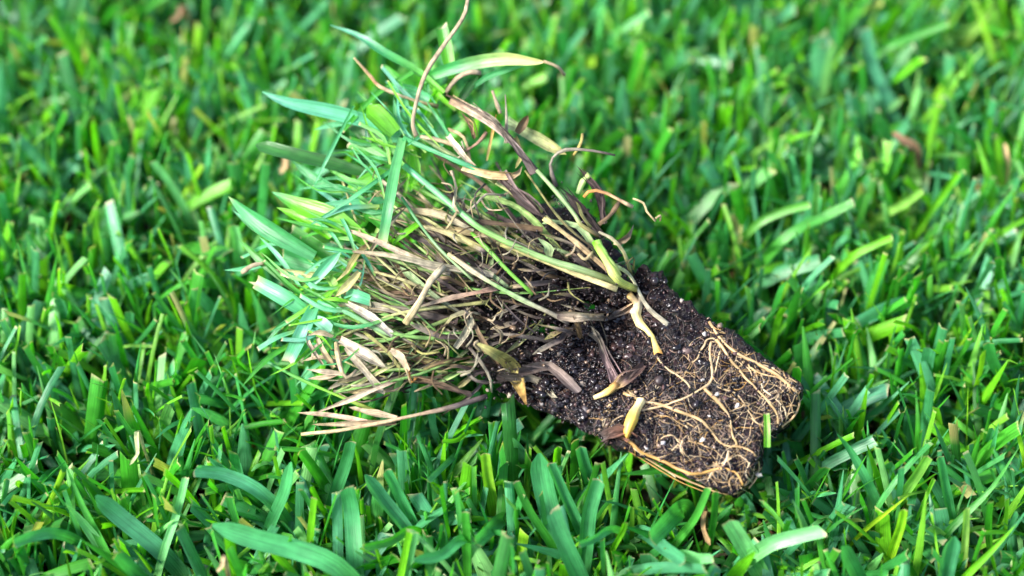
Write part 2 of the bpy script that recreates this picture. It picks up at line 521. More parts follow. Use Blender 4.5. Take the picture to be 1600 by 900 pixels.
# ------------------------------------------------------------------ roots
TAN = (0.33, 0.215, 0.095); PALE = (0.39, 0.28, 0.15); OCH = (0.36, 0.20, 0.052); CREAM = (0.46, 0.36, 0.225)
ROOTS = [
    ([(975, 616), (1000, 626), (1040, 634), (1075, 648), (1098, 660), (1115, 680), (1135, 697), (1163, 700), (1181, 715), (1184, 742), (1170, 764)], 8, TAN),
    ([(958, 678), (985, 692), (1005, 708), (1040, 722), (1065, 735), (1090, 740), (1120, 733), (1150, 738), (1161, 757)], 8, OCH),
    ([(1100, 608), (1125, 630), (1140, 655), (1143, 680), (1152, 696)], 8, TAN),
    ([(1110, 534), (1110, 560), (1113, 592), (1100, 606), (1070, 622), (1045, 632), (1012, 640), (980, 648), (958, 659), (951, 673)], 6, PALE),
    ([(1095, 547), (1103, 533), (1117, 530), (1125, 546), (1120, 570), (1111, 596)], 5, PALE),
    ([(1120, 532), (1140, 560), (1160, 585), (1180, 605), (1200, 626), (1214, 648), (1217, 664)], 8, TAN),
    ([(1108, 505), (1140, 545), (1180, 566), (1218, 590), (1244, 612), (1247, 630), (1238, 652), (1222, 666)], 7, TAN),
    ([(1026, 558), (1040, 574), (1065, 590), (1079, 606)], 6, PALE),
    ([(1120, 603), (1150, 615), (1165, 635), (1180, 660), (1192, 664)], 4, PALE),
    ([(985, 600), (982, 612), (1000, 627), (1035, 632)], 6, PALE),
    ([(1150, 562), (1170, 578), (1178, 594), (1190, 590)], 3.5, PALE),
    ([(1190, 600), (1196, 612), (1215, 626), (1226, 642), (1230, 655)], 4.5, CREAM),
    ([(1075, 690), (1100, 695), (1122, 708), (1138, 722)], 3.5, TAN),
    ([(1066, 688), (1064, 700), (1070, 710), (1078, 716)], 3.5, PALE),
    ([(1032, 686), (1048, 680), (1060, 690), (1068, 704)], 3.5, PALE),
    ([(1139, 703), (1131, 728), (1112, 738), (1106, 752)], 4, CREAM),
    ([(1050, 705), (1070, 684), (1092, 664)], 3.5, PALE),
    ([(1095, 546), (1090, 560), (1078, 568)], 3.5, PALE),
    ([(990, 700), (1015, 718), (1040, 735), (1056, 747)], 4, CREAM),
    ([(965, 622), (945, 640), (955, 648), (940, 658)], 3.5, PALE),
    ([(950, 610), (935, 622), (955, 632)], 4, OCH),
    ([(1140, 545), (1150, 556), (1162, 558), (1172, 552)], 3, PALE),
    ([(1205, 640), (1190, 650), (1175, 658)], 3, TAN),
    ([(1238, 600), (1222, 612), (1215, 622)], 3.5, PALE),
    ([(1168, 570), (1190, 585), (1215, 590), (1234, 606)], 4.5, TAN),
    ([(1150, 740), (1138, 755), (1142, 768)], 4, TAN),
    ([(1172, 722), (1165, 740), (1172, 752)], 4, CREAM),
    ([(1128, 668), (1145, 660), (1160, 645)], 3, PALE),
    ([(1015, 655), (1035, 650), (1060, 655), (1085, 668)], 3, TAN),
    ([(1128, 725), (1150, 712), (1166, 718), (1176, 736)], 3, PALE),
    ([(1000, 710), (1045, 738), (1090, 758), (1130, 772), (1160, 768)], 5.5, TAN),
    ([(975, 700), (1010, 722), (1060, 752), (1110, 772)], 3.5, OCH),
]
root_px = []
for i, (pl, w, c) in enumerate(ROOTS):
    wm = w * PX * 0.64
    q = spline([np.array([a, b, 0.0]) for a, b in pl], max(8, int(len(pl) * 5)))
    pts = []
    for j, a in enumerate(q):
        jx = 1.6 * noise.noise(Vector((a[0] * 0.11, a[1] * 0.11, i * 3.1)))
        jy = 1.6 * noise.noise(Vector((a[0] * 0.11, a[1] * 0.11, i * 3.1 + 50)))
        p, nn, hit = on_soil(a[0] + jx, a[1] + jy, wm * (0.26 + 0.55 * noise.noise(Vector((a[0] * 0.05, a[1] * 0.05, i * 7.7)))))
        pts.append(p)
        root_px.append((a[0], a[1], q[min(j + 1, len(q) - 1)] - q[max(j - 1, 0)]))
    pts = np.array(pts)
    # a root bridges small pits instead of following each one
    for _ in range(2):
        pts[1:-1] = 0.25 * pts[:-2] + 0.5 * pts[1:-1] + 0.25 * pts[2:]
    pts += -inward * wm * 0.12
    cc = [(0, np.array(c) * 1.05), (0.5, np.array(c) * 0.9), (1, np.array(c) * 1.1)]
    link('root', strand_mesh('root', pts, wm, cc, 'tube', n=len(pts), taper=(1.15, 0.6), wob=0.00007, seed=i), M_ROOT, plug)

# hair-fine rootlets branching off and wandering over the soil: too fine to pick apart
Vf, Ff, Cf, Uf = [], [], [], []
off = 0
for i in range(1000):
    dirt = False
    if i < 200:
        a = random.choice(root_px)
        x, y = a[0], a[1]
        ang = math.atan2(a[2][1], a[2][0]) + random.choice((-1, 1)) * random.uniform(0.5, 1.4)
    elif i < 290:      # root skin along the rim of the block
        e = random.choice((((985, 700), (1150, 776)), ((1150, 776), (1188, 735)), ((1240, 665), (1252, 612)), ((1252, 612), (1120, 515)), ((1195, 690), (1240, 660))))
        f = random.random()
        x = e[0][0] + (e[1][0] - e[0][0]) * f + random.gauss(0, 5); y = e[0][1] + (e[1][1] - e[0][1]) * f + random.gauss(0, 5)
        ang = math.atan2(e[1][1] - e[0][1], e[1][0] - e[0][0]) + random.gauss(0, 0.5)
    elif i >= 390:     # dark peat fibres
        dirt = True
        u, v = random.uniform(0.0, 1), random.random()
        x = (1 - v) * (790 + u * 360) + v * (960 + u * 285); y = (1 - v) * (625 + u * 150) + v * (430 + u * 180)
        ang = random.uniform(0, 6.28)
    else:
        u, v = random.uniform(0.42, 1), random.random()
        x = (1 - v) * (790 + u * 360) + v * (1000 + u * 245); y = (1 - v) * (625 + u * 150) + v * (440 + u * 170)
        ang = random.uniform(0, 6.28)
    steps = random.randint(6, 20)
    st = random.uniform(2.4, 4.2)
    pts = []
    for s_ in range(steps):
        p, nn, hit = on_soil(x, y, 0.00012)
        if not hit: break
        pts.append(p + nn * 0.00006)
        ang += random.gauss(0, 0.27)
        x += math.cos(ang) * st; y += math.sin(ang) * st
    if len(pts) < 4: continue
    pts = np.array(pts)
    pts[1:-1] = 0.25 * pts[:-2] + 0.5 * pts[1:-1] + 0.25 * pts[2:]
    w = random.choice((random.uniform(0.8, 1.3), random.uniform(1.0, 2.1))) * PX
    c = np.array(random.choice((TAN, PALE, CREAM, PALE, TAN, OCH))) * random.uniform(0.5, 1.0)
    if dirt: c = np.array(random.choice(((0.05, 0.03, 0.022), (0.10, 0.06, 0.04), (0.025, 0.018, 0.016)))) * random.uniform(0.6, 1.4)
    me = strand_mesh('t', pts, w, tuple(c), 'tube', n=len(pts) + 2, taper=(1.0, 0.45), seed=i)
    nv = len(me.vertices)
    co = np.empty(nv * 3, np.float32); me.vertices.foreach_get('co', co)
    fi = np.empty(len(me.loops), np.int32); me.loops.foreach_get('vertex_index', fi)
    Vf.append(co.reshape(-1, 3)); Ff.append(fi.reshape(-1, 4) + off); off += nv
    Cf.append(np.tile(c, (nv, 1)))
    bpy.data.meshes.remove(me)
fr = link('fine_root', mesh_np('fine_root', np.vstack(Vf), np.vstack(Ff), np.vstack(Cf), np.zeros((off, 2))), M_ROOT, plug)
tag(fr, kind='stuff')

# ------------------------------------------------------------------ leaves, stems and dead straw of the plug
TEAL = (0.045, 0.255, 0.085); CYAN = (0.10, 0.38, 0.19); BLUE = (0.08, 0.29, 0.20); GREEN = (0.040, 0.235, 0.022)
DARK = (0.025, 0.105, 0.020); LIME = (0.120, 0.390, 0.012); PALEG = (0.26, 0.40, 0.15); YEL = (0.62, 0.56, 0.20)
STRAW = (0.42, 0.335, 0.17); PINKS = (0.40, 0.315, 0.20); GREY = (0.31, 0.28, 0.195); OLIVE = (0.26, 0.25, 0.08)
BROWN = (0.145, 0.094, 0.048); DKBR = (0.050, 0.034, 0.030); PURP = (0.085, 0.066, 0.062); ORNG = (0.50, 0.24, 0.05); SAGE = (0.24, 0.33, 0.15)
WHITEY = (0.70, 0.66, 0.42)

# name, photo path tip -> base (x, y[, mm above the plug's upper side]), width in photo px, colour, options
G = 'green_blade'; D = 'dry_blade'; S = 'stem'; K = 'dark_sheath'
STR = [
    # green leaves at the leafy end
    (G, [(515, 39, 2), (560, 56, 3), (600, 82, 3), (650, 110, 1), (693, 145, 0)], 15, [(0, BLUE), (0.5, TEAL), (1, LIME)], dict(roll=0.3)),
    (G, [(409, 143, 4), (450, 160, 4), (520, 175, 3), (585, 193, 1), (610, 205, 0)], 24, [(0, CYAN), (0.1, BLUE), (1, CYAN)], dict(roll=-0.2, fold=0.3)),
    (G, [(574, 166, 6), (598, 188, 5), (617, 208, 3)], 30, [(0, LIME), (1, (0.10, 0.30, 0.03))], dict(tip='round', base=0.8)),
    (G, [(535, 205, 2), (585, 150, 2), (645, 112, 2)], 8, [(0, GREEN), (1, GREEN)], dict(tip='cut', base=1)),
    (G, [(490, 292, 3), (515, 240, 5), (553, 165, 4)], 6, [(0, CYAN), (1, TEAL)], dict()),
    (G, [(490, 203, 0), (520, 195, 0), (565, 190, 0)], 9, CYAN, dict()),
    (G, [(552, 190, -3), (585, 222, -3), (612, 257, -3)], 30, [(0, DARK), (1, (0.03, 0.13, 0.02))], dict(tip='cut')),
    (G, [(853, 97, 5), (830, 96, 5), (790, 92, 4), (740, 98, 2), (690, 112, 0), (660, 125, -1)], 22, [(0, (0.66, 0.5, 0.28)), (0.12, (0.5, 0.48, 0.18)), (0.4, (0.33, 0.42, 0.14)), (0.7, TEAL), (1, GREEN)], dict(roll=0.25)),
    (D, [(884, 115, 1), (872, 103, 4), (850, 97, 5)], 5, [(0, PINKS), (1, STRAW)], dict(sec='tube')),
    (G, [(830, 100, 2), (795, 108, 1), (758, 122, 0), (735, 140, -2)], 10, TEAL, dict()),
    (G, [(690, 42, 1), (697, 75, 0), (706, 122, -2)], 22, [(0, GREEN), (1, LIME)], dict(tip='cut')),
    (G, [(608, 133, -2), (640, 143, -2), (675, 157, -2)], 22, CYAN, dict()),
    (G, [(748, 118, -1), (730, 140, -1), (712, 165, -2)], 14, DARK, dict()),
    (G, [(652, 170, 2), (672, 198, 2), (692, 228, 1)], 5, CYAN, dict(tip='cut', base=1)),
    (G, [(666, 158, 2), (685, 185, 2), (704, 215, 1)], 6, TEAL, dict(base=1)),
    (G, [(615, 152, 1), (618, 175, 1), (624, 205, 0)], 7, TEAL, dict()),
    (G, [(555, 140, -1), (580, 165, -1), (610, 185, -1)], 7, GREEN, dict()),
    (G, [(640, 180, -3), (620, 200, -3), (600, 240, -3)], 24, CYAN, dict(tip='cut')),
    (G, [(700, 130, -2), (680, 150, -2), (665, 185, -3)], 16, LIME, dict()),
    (G, [(400, 226, 1), (450, 240, 2), (520, 257, 1), (578, 273, 0)], 28, [(0, (0.03, 0.14, 0.02)), (0.4, (0.022, 0.105, 0.016)), (1, (0.022, 0.10, 0.015))], dict(tip='round', roll=0.55, fold=0.15)),
    (G, [(598, 378, 4), (608, 320, 7), (618, 265, 6), (630, 215, 3)], 18, [(0, PALEG), (0.12, TEAL), (1, (0.09, 0.30, 0.10))], dict(tip='cut', base=0.8)),
    (G, [(470, 326, 1), (540, 320, 1), (605, 312, 0)], 17, [(0, BLUE), (1, TEAL)], dict()),
    (G, [(425, 300, 0), (470, 322, 2), (520, 340, 3), (575, 378, 1)], 32, [(0, TEAL), (0.3, LIME), (1, (0.09, 0.29, 0.02))], dict(roll=0.15)),
    (G, [(432, 324, -1), (480, 345, 0), (516, 372, 0)], 20, LIME, dict()),
    (G, [(357, 307, 1), (395, 341, 3), (440, 370, 3), (492, 400, 1)], 30, [(0, PALEG), (0.1, TEAL), (1, (0.05, 0.22, 0.08))], dict(roll=-0.45, fold=0.3)),
    (G, [(363, 328, 0), (398, 358, 2), (444, 388, 1)], 14, [(0, CYAN), (0.5, (0.3, 0.5, 0.36)), (1, CYAN)], dict(roll=0.7)),  # pale highlight on this fold is painted into its middle colour
    (G, [(372, 372, -1), (400, 400, 0), (430, 425, 0), (462, 455, -1)], 15, [(0, GREEN), (1, DARK)], dict()),
    (G, [(405, 370, 1), (435, 400, 2), (468, 447, 1)], 8, CYAN, dict()),
    (G, [(533, 393, 6), (512, 414, 5), (482, 448, 3)], 18, [(0, CYAN), (1, BLUE)], dict(roll=0.3)),
    (D, [(425, 422, 0), (465, 428, 2), (520, 430, 1)], 26, [(0, PINKS), (0.3, (0.55, 0.50, 0.25)), (1, (0.42, 0.45, 0.2))], dict(fold=0.35)),
    (G, [(350, 422, -2), (380, 420, -1), (412, 413, -1), (440, 412, -2)], 10, CYAN, dict()),
    (D, [(378, 427, 0), (395, 416, 1), (414, 412, 0)], 7, PINKS, dict(sec='tube')),
    (G, [(513, 335, 4), (560, 303, 5), (612, 266, 3)], 7, [(0, CYAN), (1, TEAL)], dict(base=1)),
    (G, [(545, 222, -1), (580, 235, 0), (622, 264, 0)], 22, GREEN, dict(tip='cut')),
    (G, [(575, 205, -2), (598, 232, -1), (618, 262, -2)], 24, DARK, dict()),
    (G, [(545, 300, 0), (580, 278, 1), (624, 258, 0)], 20, [(0, LIME), (1, GREEN)], dict(tip='cut')),
    (G, [(500, 300, -3), (550, 300, -2), (600, 290, -3)], 14, TEAL, dict()),
    (G, [(520, 372, 0), (560, 372, 1), (600, 366, 0)], 10, (0.14, 0.36, 0.08), dict()),
    (G, [(610, 384, 2), (636, 362, 3), (656, 348, 2)], 10, LIME, dict(base=1)),
    (G, [(400, 440, 2), (445, 465, 3), (487, 494, 1)], 26, [(0, PALEG), (0.15, CYAN), (1, TEAL)], dict(tip='cut', roll=-0.2)),
    (G, [(450, 566, -2), (470, 525, 3), (492, 478, 3)], 24, [(0, (0.6, 0.58, 0.42)), (0.1, CYAN), (0.6, BLUE), (1, TEAL)], dict(tip='cut', base=0.7, roll=0.2)),
    (G, [(579, 470, 2), (560, 463, 3), (540, 458, 2)], 19, CYAN, dict(tip='cut', base=0.9)),
    (G, [(517, 518, 3), (505, 506, 4), (490, 497, 3)], 19, (0.2, 0.45, 0.3), dict(tip='round')),
    (G, [(388, 440, -1), (430, 455, 0), (470, 480, 0)], 14, (0.4, 0.42, 0.22), dict()),
    (G, [(420, 520, -4), (445, 505, -3), (470, 490, -2)], 7, TEAL, dict()),
    (G, [(440, 400, -3), (470, 410, -3), (500, 420, -3)], 30, TEAL, dict(tip='cut')),
    (G, [(455, 360, -4), (500, 390, -4), (545, 420, -4)], 22, GREEN, dict(tip='cut')),
    (G, [(560, 520, -3), (545, 560, -3), (530, 590, -5)], 16, GREEN, dict(tip='cut')),
    (G, [(530, 500, 0), (515, 520, 0), (505, 545, -2)], 26, GREEN, dict()),
    (G, [(510, 470, -1), (530, 440, 0), (555, 410, 0)], 12, LIME, dict()),
    (G, [(497, 418, 2), (520, 440, 2), (530, 470, 1)], 14, (0.16, 0.34, 0.05), dict()),
    (G, [(570, 330, 1), (590, 345, 1), (605, 360, 0)], 20, GREEN, dict(tip='cut')),
    (G, [(455, 250, -4), (500, 285, -4), (560, 320, -5)], 18, TEAL, dict()),
    (G, [(600, 100, -5), (625, 130, -4), (655, 160, -4)], 20, GREEN, dict()),
    (G, [(640, 300, 0), (650, 270, 1), (645, 235, 1)], 16, LIME, dict()),
    # green and pale stems
    (S, [(620, 524, 1), (585, 511, 2), (540, 487, 3), (495, 472, 3)], 10, [(0, SAGE), (1, CYAN)], dict(mat='g')),
    (S, [(985, 452, 3), (915, 425, 4), (850, 403, 4), (760, 360, 4), (720, 333, 4), (630, 260, 3)], 11, [(0, OLIVE), (0.25, SAGE), (0.6, (0.2, 0.36, 0.10)), (1, CYAN)], dict(mat='g')),
    (S, [(775, 285, 1), (740, 264, 3), (700, 246, 4), (632, 216, 3)], 10, [(0, OLIVE), (0.3, CYAN), (1, TEAL)], dict(mat='g')),
    (S, [(740, 437, 4), (690, 390, 4), (655, 350, 4), (628, 308, 3)], 6, [(0, SAGE), (1, TEAL)], dict(mat='g')),
    (S, [(890, 507, 2), (850, 484, 3), (800, 460, 4), (755, 435, 5), (700, 398, 4)], 9, [(0, PURP), (0.25, GREY), (0.45, SAGE), (0.65, (0.18, 0.36, 0.1)), (0.72, GREY), (1, STRAW)], dict()),
    (S, [(834, 460, 2), (800, 428, 3), (768, 395, 3), (735, 365, 2)], 7, (0.14, 0.34, 0.04), dict(mat='g')),
    (S, [(965, 452, 2), (900, 426, 2), (830, 399, 2), (780, 380, 1)], 10, [(0, (0.42, 0.36, 0.18)), (1, OLIVE)], dict()),
    (S, [(985, 460, 4), (965, 435, 5), (945, 402, 5), (930, 375, 4)], 15, [(0, YEL), (0.5, (0.5, 0.52, 0.16)), (1, LIME)], dict(mat='g')),
    (S, [(1045, 512, 1), (1018, 476, 3), (990, 446, 4), (955, 414, 4)], 8, [(0, GREY), (0.4, GREY), (0.5, WHITEY), (1, (0.5, 0.55, 0.2))], dict()),
    (S, [(700, 580, -1), (640, 580, 0), (570, 581, 0)], 7, LIME, dict(mat='g')),
    (S, [(600, 548, -1), (660, 562, -1), (740, 575, -1)], 9, [(0, OLIVE), (1, BROWN)], dict()),
    (S, [(935, 368, 3), (908, 350, 4), (900, 335, 4), (870, 300, 5), (838, 267, 5)], 8, [(0, BROWN), (0.3, OLIVE), (0.55, SAGE), (1, SAGE)], dict(mat='g')),
    (S, [(960, 430, 3), (900, 380, 3), (850, 340, 3)], 11, [(0, BROWN), (0.6, (0.36, 0.26, 0.13)), (1, (0.45, 0.4, 0.15))], dict()),
    (S, [(919, 274, 2), (911, 285, 1), (903, 302, 0)], 11, [(0, (0.45, 0.55, 0.18)), (1, SAGE)], dict(mat='g')),
    (S, [(900, 312, 0), (910, 335, 1), (922, 355, 1)], 6, OLIVE, dict()),
    (S, [(968, 432, 4), (948, 402, 5), (932, 378, 4)], 13, [(0, YEL), (0.5, (0.3, 0.46, 0.1)), (1, (0.25, 0.42, 0.08))], dict(mat='g')),
    (S, [(990, 432, 1), (975, 395, 3), (955, 372, 3), (935, 362, 2)], 7, [(0, OLIVE), (1, GREY)], dict()),
    (S, [(610, 652, -5), (540, 621, -3), (470, 594, -3), (415, 563, -3)], 7, [(0, (0.4, 0.36, 0.1)), (0.5, LIME), (1, TEAL)], dict(mat='g')),
    (S, [(850, 330, 0), (800, 300, 0), (720, 250, 0), (660, 215, 0)], 10, [(0, OLIVE), (1, SAGE)], dict()),
    (S, [(800, 380, -1), (720, 330, 0), (640, 290, 0)], 9, [(0, OLIVE), (0.5, SAGE), (1, LIME)], dict(mat='g')),
    # pale dead leaves
    (D, [(733, -6, 14), (725, 25, 13), (700, 62, 11), (670, 107, 9), (655, 142, 7), (645, 190, 5), (651, 214, 3)], 7.5, PINKS, dict(sec='tube')),
    (D, [(651, 214, 3), (690, 220, 3), (725, 235, 2)], 7, [(0, PINKS), (1, STRAW)], dict(sec='tube')),
    (D, [(553, 92, 4), (578, 118, 4), (596, 136, 4), (640, 154, 3), (685, 166, 1)], 7, [(0, STRAW), (0.4, (0.4, 0.22, 0.1)), (0.6, PINKS), (1, OLIVE)], dict(sec='tube', taper=(0.6, 1))),
    (D, [(752, 114, 4), (735, 113, 5), (715, 123, 4), (697, 147, 2)], 7, PINKS, dict(sec='tube', taper=(1.2, 0.8))),
    (D, [(815, 259, 5), (806, 273, 4), (790, 275, 4), (760, 271, 4), (725, 260, 3)], 14, [(0, PINKS), (0.5, (0.5, 0.34, 0.16)), (1, STRAW)], dict(roll=0.6, fold=0.5)),
    (D, [(738, 260, 3), (722, 240, 4), (700, 213, 3)], 11, [(0, PINKS), (1, (0.66, 0.58, 0.42))], dict(tip='cut')),
    (D, [(722, 342, 4), (709, 320, 6), (712, 295, 6), (704, 268, 4)], 11, [(0, PINKS), (0.5, GREY), (1, PINKS)], dict(roll=0.5, twist=2.0)),
    (D, [(722, 338, 3), (745, 318, 4), (761, 303, 4), (792, 306, 2)], 4, GREY, dict(sec='tube')),
    (D, [(716, 330, 5), (706, 345, 5), (698, 356, 4)], 4, STRAW, dict(sec='tube')),
    (D, [(888, 238, 0), (860, 226, 0), (820, 205, -1), (790, 190, -2)], 24, [(0, (0.36, 0.33, 0.12)), (1, SAGE)], dict(fold=0.3)),
    (D, [(909, 207, 3), (908, 225, 3), (896, 242, 1)], 5, (0.5, 0.40, 0.12), dict(sec='tube')),
    (D, [(963, 243, 6), (930, 236, 6), (890, 233, 6), (868, 241, 5), (859, 260, 4), (869, 292, 2)], 6, [(0, PURP), (0.5, GREY), (1, PURP)], dict(sec='tube', taper=(0.7, 1.1))),
    (D, [(789, 148, 6), (790, 185, 5), (790, 225, 3)], 7, GREY, dict(sec='tube', taper=(0.3, 1))),
    (D, [(770, 140, 3), (775, 160, 2), (781, 178, 1)], 6, PINKS, dict(sec='tube')),
    (D, [(826, 181, 3), (818, 193, 2), (806, 208, 1)], 15, BROWN, dict(fold=0.6)),
    (D, [(987, 350, 3), (979, 368, 3), (966, 378, 2), (955, 380, 1)], 11, [(0, GREY), (0.4, BROWN), (1, PINKS)], dict(roll=0.8)),
    (D, [(525, 352, 3), (590, 378, 4), (665, 412, 3), (705, 428, 2)], 13, [(0, PINKS), (0.5, (0.46, 0.38, 0.27)), (1, GREY)], dict(fold=0.4)),
    (D, [(545, 389, 3), (610, 399, 4), (680, 413, 4), (750, 428, 2)], 15, [(0, PINKS), (0.5, GREY), (1, GREY)], dict(fold=0.4)),
    (D, [(632, 506, 4), (655, 471, 6), (672, 440, 6), (695, 418, 4)], 10, [(0, STRAW), (1, (0.5, 0.42, 0.28))], dict(sec='tube')),
    (D, [(695, 418, 4), (730, 420, 3), (770, 430, 2)], 12, GREY, dict()),
    (D, [(640, 486, 2), (700, 468, 3), (755, 456, 2), (775, 452, 1)], 10, [(0, GREY), (0.6, (0.36, 0.22, 0.15)), (1, PURP)], dict()),
    (D, [(742, 535, 6), (774, 552, 6), (799, 588, 5), (812, 612, 3), (824, 634, 2)], 22, [(0, (0.5, 0.46, 0.2)), (0.1, OLIVE), (0.65, (0.30, 0.25, 0.08)), (0.8, (0.34, 0.21, 0.06)), (1, (0.30, 0.17, 0.05))], dict(roll=-0.3, base=0.12, fold=0.3)),
    (D, [(752, 550, 4), (742, 537, 6), (748, 532, 6)], 4, PINKS, dict(sec='tube')),
    (D, [(615, 523, 2), (580, 500, 3), (528, 468, 3)], 15, [(0, (0.5, 0.45, 0.38)), (1, GREY)], dict(tip='cut', fold=0.5)),
    (D, [(606, 576, 2), (570, 553, 3), (532, 528, 3)], 18, [(0, GREY), (1, (0.48, 0.40, 0.3))], dict(fold=0.45)),
    (D, [(603, 617, 0), (572, 582, 2), (538, 545, 3)], 12, [(0, GREY), (1, (0.46, 0.38, 0.27))], dict(tip='round', fold=0.5)),
    (D, [(486, 646, 0), (540, 626, 1), (590, 606, 2), (630, 590, 1)], 11, [(0, PINKS), (0.6, (0.5, 0.39, 0.29)), (1, BROWN)], dict(fold=0.4)),
    (S, [(470, 681, -1), (540, 671, 1), (620, 655, 2), (700, 637, 2), (760, 618, 0)], 8, [(0, STRAW), (0.5, (0.42, 0.30, 0.18)), (0.8, PURP), (1, DKBR)], dict(sec='tube', taper=(0.7, 1.1))),
    (D, [(485, 662, -1), (540, 662, 0), (620, 657, 1)], 13, [(0, STRAW), (0.5, PINKS), (1, BROWN)], dict(fold=0.4)),
    (D, [(463, 645, -2), (520, 650, -1), (580, 662, 0)], 12, [(0, PINKS), (1, (0.55, 0.36, 0.26))], dict()),
    (D, [(545, 640, -1), (575, 645, 0), (620, 656, 1)], 14, PINKS, dict(roll=0.4)),
    (D, [(476, 578, 3), (505, 580, 4), (535, 583, 3)], 8, (0.50, 0.40, 0.28), dict()),
    (D, [(480, 589, 2), (510, 588, 3), (538, 584, 2)], 7, PINKS, dict()),
    (D, [(554, 580, 4), (541, 592, 5), (532, 570, 5), (527, 535, 4)], 8, [(0, PINKS), (1, STRAW)], dict(sec='tube', taper=(0.5, 1))),
    (D, [(484, 512, 3), (481, 530, 4), (490, 548, 4), (505, 570, 2)], 8, (0.48, 0.37, 0.25), dict(roll=0.5)),
    (D, [(481, 526, 4), (500, 518, 5), (520, 530, 3)], 8, PINKS, dict()),
    (D, [(495, 520, 2), (505, 548, 3), (520, 575, 2)], 10, [(0, (0.48, 0.38, 0.27)), (1, STRAW)], dict(fold=0.5, wob=1)),
    (D, [(478, 565, 1), (500, 560, 2), (530, 565, 1)], 8, PINKS, dict(wob=1)),
    (D, [(510, 530, 3), (495, 545, 3), (485, 560, 2)], 6, (0.5, 0.4, 0.29), dict(sec='tube')),
    (D, [(640, 580, 3), (625, 560, 4), (611, 546, 3)], 13, [(0, (0.55, 0.36, 0.2)), (0.3, PINKS), (1, PINKS)], dict(tip='cut', fold=0.2)),
    (D, [(641, 598, 2), (636, 585, 3), (632, 570, 3)], 3.5, STRAW, dict(sec='tube')),
    (D, [(655, 585, 1), (645, 598, 2), (638, 575, 2)], 3.5, ORNG, dict(sec='tube')),
    (D, [(626, 577, 2), (603, 548, 2), (568, 518, 1)], 6, OLIVE, dict(sec='tube')),
    (D, [(520, 445, 3), (545, 425, 4), (560, 400, 3), (580, 380, 1)], 14, [(0, (0.46, 0.42, 0.16)), (0.6, OLIVE), (1, BROWN)], dict()),
    (D, [(525, 465, 3), (545, 445, 4), (560, 425, 3)], 18, (0.48, 0.44, 0.18), dict(fold=0.4)),
    (D, [(636, 325, 3), (600, 360, 4), (575, 400, 3)], 12, [(0, PURP), (0.5, GREY), (1, STRAW)], dict(fold=0.5)),
    (D, [(640, 275, 4), (620, 300, 5), (600, 325, 4)], 6, STRAW, dict()),
    (D, [(620, 325, 1), (680, 335, 2), (740, 360, 1)], 18, [(0, STRAW), (1, GREY)], dict(fold=0.4)),
    (D, [(640, 350, 1), (700, 365, 2), (770, 395, 1)], 14, [(0, (0.5, 0.42, 0.24)), (1, OLIVE)], dict(fold=0.4)),
    (D, [(700, 345, 0), (770, 350, 1), (850, 360, 0)], 10, [(0, DKBR), (1, BROWN)], dict()),
    (D, [(690, 525, 2), (705, 495, 4), (730, 487, 3), (735, 505, 2), (712, 540, 1)], 14, [(0, OLIVE), (0.5, (0.34, 0.30, 0.18)), (1, GREY)], dict(roll=0.3)),
    (D, [(840, 375, 3), (855, 385, 3), (856, 400, 2)], 16, SAGE, dict()),
    (D, [(905, 395, 4), (915, 405, 4), (925, 392, 4)], 5, STRAW, dict(sec='tube')),
    (D, [(760, 205, 2), (745, 225, 3), (720, 240, 2)], 5, (0.36, 0.22, 0.14), dict(sec='tube')),
    (D, [(700, 200, 1), (725, 215, 2), (735, 250, 1)], 5, STRAW, dict(sec='tube')),
    (D, [(775, 178, 2), (770, 205, 3), (760, 250, 1)], 7, [(0, ORNG), (1, OLIVE)], dict()),
    (D, [(805, 265, 2), (815, 245, 3), (805, 215, 2)], 10, OLIVE, dict()),
    # dirty, dark, rotting sheaths and stolons
    (K, [(838, 268, 5), (820, 243, 6), (795, 213, 6), (760, 182, 6), (704, 149, 3)], 15, [(0, DKBR), (0.4, PURP), (0.7, (0.3, 0.23, 0.18)), (1, BROWN)], dict(sec='tube', taper=(0.6, 1.0))),
    (K, [(800, 215, 7), (775, 192, 7), (735, 165, 5)], 8, [(0, DKBR), (1, GREY)], dict()),
    (K, [(718, 175, 2), (735, 195, 3), (741, 215, 2)], 8, BROWN, dict()),
    (K, [(848, 340, 4), (828, 322, 5), (805, 300, 4), (780, 272, 2)], 20, [(0, DKBR), (1, (0.07, 0.05, 0.045))], dict(wob=1)),
    (K, [(870, 491, 3), (910, 496, 4), (960, 491, 4), (988, 474, 3)], 13, [(0, DKBR), (0.3, (0.42, 0.34, 0.24)), (0.7, PURP), (1, (0.42, 0.28, 0.15))], dict(sec='tube')),
    (K, [(922, 503, 3), (935, 535, 4), (950, 570, 4), (966, 602, 2)], 11, [(0, GREY), (0.5, PURP), (1, (0.3, 0.2, 0.2))], dict(sec='tube', taper=(0.5, 1.2))),
    (K, [(1006, 570, 3), (990, 585, 4), (970, 603, 3), (955, 615, 2)], 11, [(0, (0.07, 0.042, 0.036)), (0.6, (0.13, 0.08, 0.065)), (1, (0.55, 0.40, 0.14))], dict(sec='tube', taper=(0.8, 0.9))),
    (K, [(902, 606, 2), (860, 590, 3), (812, 573, 2)], 13, [(0, PURP), (0.5, (0.2, 0.15, 0.12)), (1, DKBR)], dict(sec='tube')),
    (K, [(870, 625, 1), (830, 600, 2), (780, 585, 1)], 10, [(0, GREY), (1, DKBR)], dict(sec='tube')),
    (K, [(948, 684, 1), (962, 676, 2), (982, 682, 2)], 15, [(0, PURP), (1, (0.22, 0.1, 0.06))], dict(sec='tube')),
    (K, [(910, 525, 2), (900, 505, 3), (895, 488, 2)], 9, BROWN, dict(sec='tube')),
    (K, [(740, 620, 1), (690, 600, 1), (640, 590, 1)], 9, [(0, DKBR), (1, BROWN)], dict(sec='tube')),
